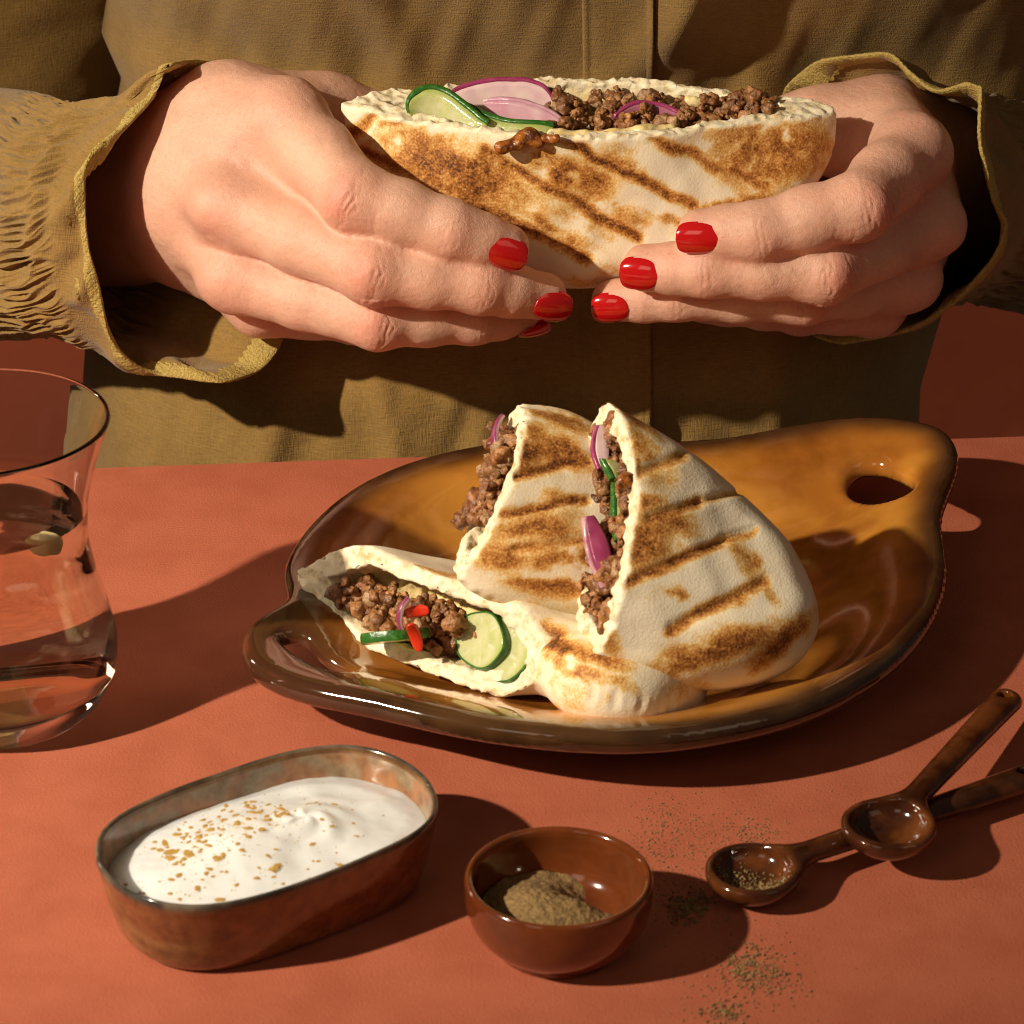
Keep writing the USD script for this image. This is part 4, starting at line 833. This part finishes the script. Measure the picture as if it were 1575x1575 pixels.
a = trimesh.creation.icosphere(3, 1.0); pv = a.vertices * [.0042, .0020, .0030]; pv = pv * (1 + .5 * (fbm(pv * 400, 3, 3)[:, None] - .5))
la = math.radians(-38); pv = pv + [gx + .0198 * math.cos(la), gy + .0198 * math.sin(la), lev - .0022]
obj('lemon_piece', (pv, a.faces), 'lemon_pulp', smooth=True, label='small pale lemon scrap floating at the rim of the tea', category='lemon')

# ---------------------------------------------------------------- yoghurt dish
dc = np.array([-.0532, .5410]); dax = unit([.818, .575]); dn = np.array([-dax[1], dax[0]])
def stadium(a, b, n=200, p=2.9):
    t = np.linspace(0, 2 * np.pi, n, endpoint=False); c, s = np.cos(t), np.sin(t)
    x = a * np.sign(c) * np.abs(c) ** (2 / p); y = b * np.sign(s) * np.abs(s) ** (2 / p)
    return x, y
DL, DW, DH = .0392, .0262, .0195
def ring(a, b, z, wob=0.0):
    # constant-width oval: straight flanks, round ends
    t = np.linspace(0, 2 * np.pi, 220, endpoint=False)
    L = a - b; x = b * np.cos(t) + L * np.tanh(3.2 * np.cos(t)) ; y = b * np.sin(t) * (1 + .05 * np.cos(2 * t))
    xy = dc + np.outer(x, dax) + np.outer(y, dn)
    return np.concatenate([xy, np.full((220, 1), z) + wob * (noise(np.concatenate([xy * 60, xy[:, :1] * 0], 1), 2)[:, None] - .5)], 1)
rows = []
for s, z in [(.0002, 0), (.72, 0), (.80, .0006), (.855, .0025), (.90, .006), (.945, .011), (.98, .016), (.997, .0185), (1.0, .0193), (.992, .0202), (.975, .0204), (.955, .0200), (.942, .0190), (.925, .016), (.885, .010), (.82, .0055), (.72, .0042), (.0002, .0040)]:
    rows.append(ring(DW * s + (DL - DW), DW * s, z, .0008 if z > .015 else 0) if s > .01 else np.repeat([[*dc, z]], 220, 0))
rows = np.array(rows); k = np.arange(len(rows)); kk = np.linspace(0, len(rows) - 1, 90)
g = PchipInterpolator(k, rows)(kk)
v, f = loft(g)
sI = np.repeat(kk, 220)
body = lerp((.17, .072, .022), (.27, .135, .048), sstep(.35, .7, fbm(v * [90, 90, 250], 4, 2)))
body = lerp(body, (.21, .062, .020), sstep(.4, .6, fbm(v * 40, 2, 9)) * (sI < 7) * .8)
rimc = lerp((.045, .045, .038), (.15, .12, .085), sstep(.35, .65, fbm(v * 160, 3, 5)))
inn = lerp((.30, .21, .12), (.34, .15, .06), sstep(.4, .62, fbm(v * 220, 4, 7)))
col = np.where((sI > 12.2)[:, None], inn, body); col = lerp(col, rimc, np.exp(-((sI - 9.3) / 2.1) ** 4))
dish = thing('yoghurt_dish', 'small oval earthenware dish with dark rim, filled with yoghurt', 'dish', (*dc, 0))
obj('dish_body', (v, f), 'dish_glaze', dish, True, tint=col)
# yoghurt surface
nr, na = 60, 220
ss = np.linspace(0, 1, nr); Y = []
for s in ss: Y.append(ring((DW - DW * .094) * s + (DL - DW) * s, (DW - DW * .094) * s, 0))
Y = np.array(Y)
q = Y[..., :2] - dc; qx, qy = q @ dax, q @ dn
hgt = .0142 + .0046 * np.exp(-((qx + .004) / .020) ** 2 - ((qy - .001) / .013) ** 2) + .0020 * np.exp(-((qx - .012) / .008) ** 2 - ((qy + .001) / .008) ** 2) - .0012 * np.exp(-((qx - .004) / .007) ** 2 - ((qy + .008) / .005) ** 2)
sw = np.sin(14 * np.arctan2(qy, qx - .01) * .25 + np.hypot(qx - .01, qy) * 900) * np.exp(-(np.hypot(qx - .010, qy) / .009) ** 2)
hgt += .00045 * sw + .0016 * (fbm(np.stack([qx * 110, qy * 110, qx * 0], -1), 3, 4) - .5)
hgt = hgt * 1.0 - .0012 * sstep(.8, 1, ss)[:, None]
Y[..., 2] = hgt
low = Y.copy(); low[..., 2] = .0045
low[..., :2] = dc + (low[..., :2] - dc) * .84
v, f = loft(np.concatenate([low[::-1], Y[::-1][:0], Y[::-1]])[::-1] if False else np.concatenate([low, Y[::-1]]), flip=False)
mm = trimesh.Trimesh(v, f, process=False)
if mm.volume < 0: f = f[:, ::-1]
yo = obj('yoghurt', (v, f), 'yoghurt', smooth=60, label='thick white yoghurt sauce heaped in the oval dish', category='yoghurt')
rng = np.random.default_rng(5)
fl = []
def on_yo(x, y):
    p = dc + x * dax + y * dn; return np.array([*p, 0])
tree2 = cKDTree(Y[..., :2].reshape(-1, 2)); Yf = Y.reshape(-1, 3)
flecks = []
cl = [(-.018, .006, 26), (-.008, .010, 30), (.004, .013, 20), (-.022, -.006, 16), (-.012, -.002, 14), (.0, .002, 16), (.006, .006, 12), (-.006, -.010, 10), (.016, .004, 8), (.018, -.008, 6), (-.028, -.001, 9), (.004, -.012, 7), (-.016, .011, 16)]
for cx, cy, n_ in cl:
    for _ in range(n_):
        x, y = cx + rng.normal(0, .0035), cy + rng.normal(0, .0028)
        p = on_yo(x, y); d_, i_ = tree2.query(p[:2])
        if d_ > .0012: continue
        r_ = rng.uniform(.00020, .00072) * (1.6 if rng.random() < .10 else 1); flecks.append((p[0], p[1], Yf[i_, 2], r_))
for _ in range(420):
    x, y = rng.normal(-.008, .013), rng.normal(.003, .008); p = on_yo(x, y); d_, i_ = tree2.query(p[:2])
    if d_ < .0010: flecks.append((p[0], p[1], Yf[i_, 2], rng.uniform(.00007, .00017)))
ic = trimesh.creation.icosphere(1, 1.0)
ms = []
for x, y, z, r_ in flecks:
    a = rng.uniform(0, 6.28); s_ = rng.uniform(.6, 2.0)
    vv = ic.vertices * (1 + .35 * rng.normal(size=(len(ic.vertices), 1)) * .5) * [r_ * s_, r_, r_ * .22]
    vv = vv @ np.array([[math.cos(a), math.sin(a), 0], [-math.sin(a), math.cos(a), 0], [0, 0, 1]]) + [x, y, z + r_ * .05]
    ms.append((vv, ic.faces))
obj('spice_flecks', join(*ms), 'paprika_fleck', kind='stuff', label='ochre spice flecks sprinkled over the yoghurt in the dish', category='spice')

# ---------------------------------------------------------------- spice bowl
bc = at_z(858, 1451); BR, BH = .0203, .0172
bp = [(1e-5, .0006), (.0115, .0006), (.0128, 0), (.0137, .0004), (.0140, .0014), (.0152, .0024), (.0178, .0052), (.0194, .0086), (.0201, .0125), (.0202, .0158), (.0200, .0170), (.0193, .0176), (.0185, .0172), (.0181, .0160), (.0178, .0120), (.0168, .0080), (.0140, .0048), (.0090, .0035), (1e-5, .0032)]
kk = np.linspace(0, len(bp) - 1, 120); pr = PchipInterpolator(np.arange(len(bp)), np.array(bp))(kk)
bowl = thing('spice_bowl', 'small round chestnut brown glazed bowl holding ground spice', 'bowl', bc)
v, f = lathe(pr, 140, bc); v[:, :2] = bc[:2] + (v[:, :2] - bc[:2]) * (1 + .012 * (noise(v * 70, 3)[:, None] - .5)); obj('bowl_body', (v, f), 'bowl_glaze', bowl, True)
# spice mound
nr, na = 70, 150; s = np.linspace(0, 1, nr)[:, None]; a = np.linspace(0, 2 * np.pi, na, endpoint=False)[None]
R_ = .0166; x = s * R_ * np.cos(a); y = s * R_ * np.sin(a)
z = .0062 + .0056 * np.exp(-((x + .0055) / .010) ** 2 - ((y + .002) / .011) ** 2) + .0034 * np.exp(-((x - .006) / .007) ** 2 - ((y + .003) / .006) ** 2) - .0060 * np.exp(-((x - .010) / .008) ** 2 - ((y - .008) / .008) ** 2)
z = z + .0016 + .0010 * (fbm(np.stack([x * 260, y * 260, x * 0], -1), 3, 6) - .5) + .0004 * (noise(np.stack([x * 1500, y * 1500, x * 0], -1), 3) - .5)
R2 = np.hypot(x, y); z = np.maximum(z, .0030)
G = np.stack([x, y, np.maximum(z, .0025)], -1) + [*bc[:2], 0]
lo_ = G.copy(); lo_[..., 2] = np.minimum(.0020, G[..., 2] - .0003); lo_[..., :2] = bc[:2] + (lo_[..., :2] - bc[:2]) * .8
v, f = loft(np.concatenate([lo_, G[::-1]]))
if trimesh.Trimesh(v, f, process=False).volume < 0: f = f[:, ::-1]
obj('ground_spice', (v, f), 'ground_spice', smooth=True, label='heap of ground olive brown spice in the small round bowl', category='spice', kind='stuff')

# ---------------------------------------------------------------- spoons
def spoon(name, label, bowl_px, zb, rb, end_px, ze, rot_label=None):
    c = at_z(*bowl_px, zb); e = at_z(*end_px, ze)
    d = unit([*(e - c)[:2], 0]); side = np.array([-d[1], d[0], 0]); L = np.linalg.norm((e - c)[:2])
    h = .0006; lo = np.minimum(c, e) - rb - .003; hi = np.maximum(c, e) + rb + .003; lo[2] = min(c[2], e[2]) - .008; hi[2] = max(c[2], e[2]) + .010
    ax, P = grid(lo, hi, h)
    q = P - c.astype(np.float32); X = q @ d.astype(np.float32); Yy = q @ side.astype(np.float32); Z = q[..., 2]
    # bowl: squashed ball with a hollow, rim at Z = 0
    hb = rb * .62
    ball = (np.sqrt((X / rb) ** 2 + (Yy / rb) ** 2 + (np.minimum(Z, 0) / hb) ** 2 + (np.maximum(Z, 0) / .0022) ** 2) - 1) * hb
    ri = rb - .0021
    hol_ = (np.sqrt((X / ri) ** 2 + (Yy / ri) ** 2 + ((Z - .0005) / (hb - .0018)) ** 2) - 1) * (hb - .0018)
    zl = (e[2] - c[2]) * np.clip((X - rb * .8) / (L - rb * .8), 0, 1)
    t = np.clip((X - rb * .7) / (L - rb * .7), 0, 1)
    wd = .0030 + .0012 * t ** 1.2; th = .0022 + .0006 * t
    hx = np.maximum(np.abs(X - (rb * .7 + L) / 2) - (L - rb * .7) / 2 + wd, 0)
    hand = (np.sqrt((Yy / wd) ** 2 + ((Z - zl + .0004) / th) ** 2 + (hx / wd) ** 2) - 1) * th
    ho = np.sqrt((X - L + .0052) ** 2 + Yy ** 2) - .0016
    hand = np.maximum(hand, -ho)
    F = smin(ball, hand, .0045); F = -smin(-F, hol_, .0012); F = np.maximum(F, -ho) if True else F
    v, f = surface_nets(F, [a[0] for a in ax], h); v = smooth_mesh(v, f, 12)
    col = lerp((.125, .036, .009), (.045, .013, .005), sstep(.35, .65, fbm(v * 110, 4, len(name))))
    t_ = thing(name, label, 'spoon', (c[0], c[1], 0))
    obj('spoon_body', (v, f), 'spoon_glaze', t_, True, tint=col)
    return c, d, side, hb
s1 = spoon('ceramic_spoon', 'brown glazed ceramic spoon lying flat with a little ground spice in its bowl', (1158, 1338), .0066, .0107, (1600, 1188), .0055)
s2 = spoon('ceramic_spoon', 'brown glazed empty ceramic spoon resting across the handle of another spoon', (1367, 1268), .0112, .0108, (1556, 1066), .0085)
rng = np.random.default_rng(9)
def grains(pts, sizes, name, label, cat='spice', matl='spice_grain'):
    ic0 = trimesh.creation.icosahedron(); ms = []
    for p, r_ in zip(pts, sizes):
        R3 = trimesh.transformations.random_rotation_matrix(rng.random(3))[:3, :3]
        ms.append(((ic0.vertices * rng.uniform(.6, 1.3, 3) * r_) @ R3.T + p, ic0.faces))
    obj(name, join(*ms), matl, kind='stuff', label=label, category=cat)
pts, sz = [], []
c, d, side, hb = s1
for _ in range(900):
    if rng.random() < .6: x, y = rng.normal(-.0005, .0032), rng.normal(-.0052, .0018)
    else: x, y = rng.normal(-.003, .0036), rng.normal(0, .0036)
    r2 = (x * x + y * y) ** .5
    if r2 > .0083: continue
    r_ = rng.uniform(.00012, .00034); zz_ = c[2] + .0005 - (hb - .0018) * math.sqrt(max(0, 1 - (r2 / .0086) ** 2)) + r_ * .6
    pts.append(c + x * d + y * side + [0, 0, zz_ - c[2]]); sz.append(r_)
grains(pts, sz, 'spice_in_spoon', 'pale spice grains clinging inside the bowl of the flat spoon')
pts, sz = [], []
for u, vv, su, sv, n_, big in [(1060, 1395, 20, 13, 330, 1.25), (1070, 1375, 45, 35, 200, .8), (1150, 1485, 24, 18, 330, 1.1), (1180, 1505, 28, 20, 220, 1), (1170, 1500, 55, 35, 140, .8), (1115, 1560, 16, 9, 150, 1.1), (1100, 1545, 35, 20, 70, .9), (1050, 1290, 45, 30, 330, .7), (1160, 1282, 22, 12, 160, .8), (1020, 1260, 25, 20, 120, .7), (1010, 1330, 25, 40, 150, .8), (1120, 1290, 80, 40, 200, .6), (1250, 1330, 150, 90, 120, .55), (1200, 1230, 120, 40, 60, .55)]:
    for _ in range(n_):
        r_ = rng.uniform(.00010, .00030) * big; p = at_z(rng.normal(u, su), rng.normal(vv, sv), 0)
        if np.hypot(*(p - bc)[:2]) < .0145: continue
        pts.append(p + [0, 0, r_ * .7]); sz.append(r_)
grains(pts, sz, 'spilled_spice', 'olive brown spice spilled on the table between bowl and spoons')
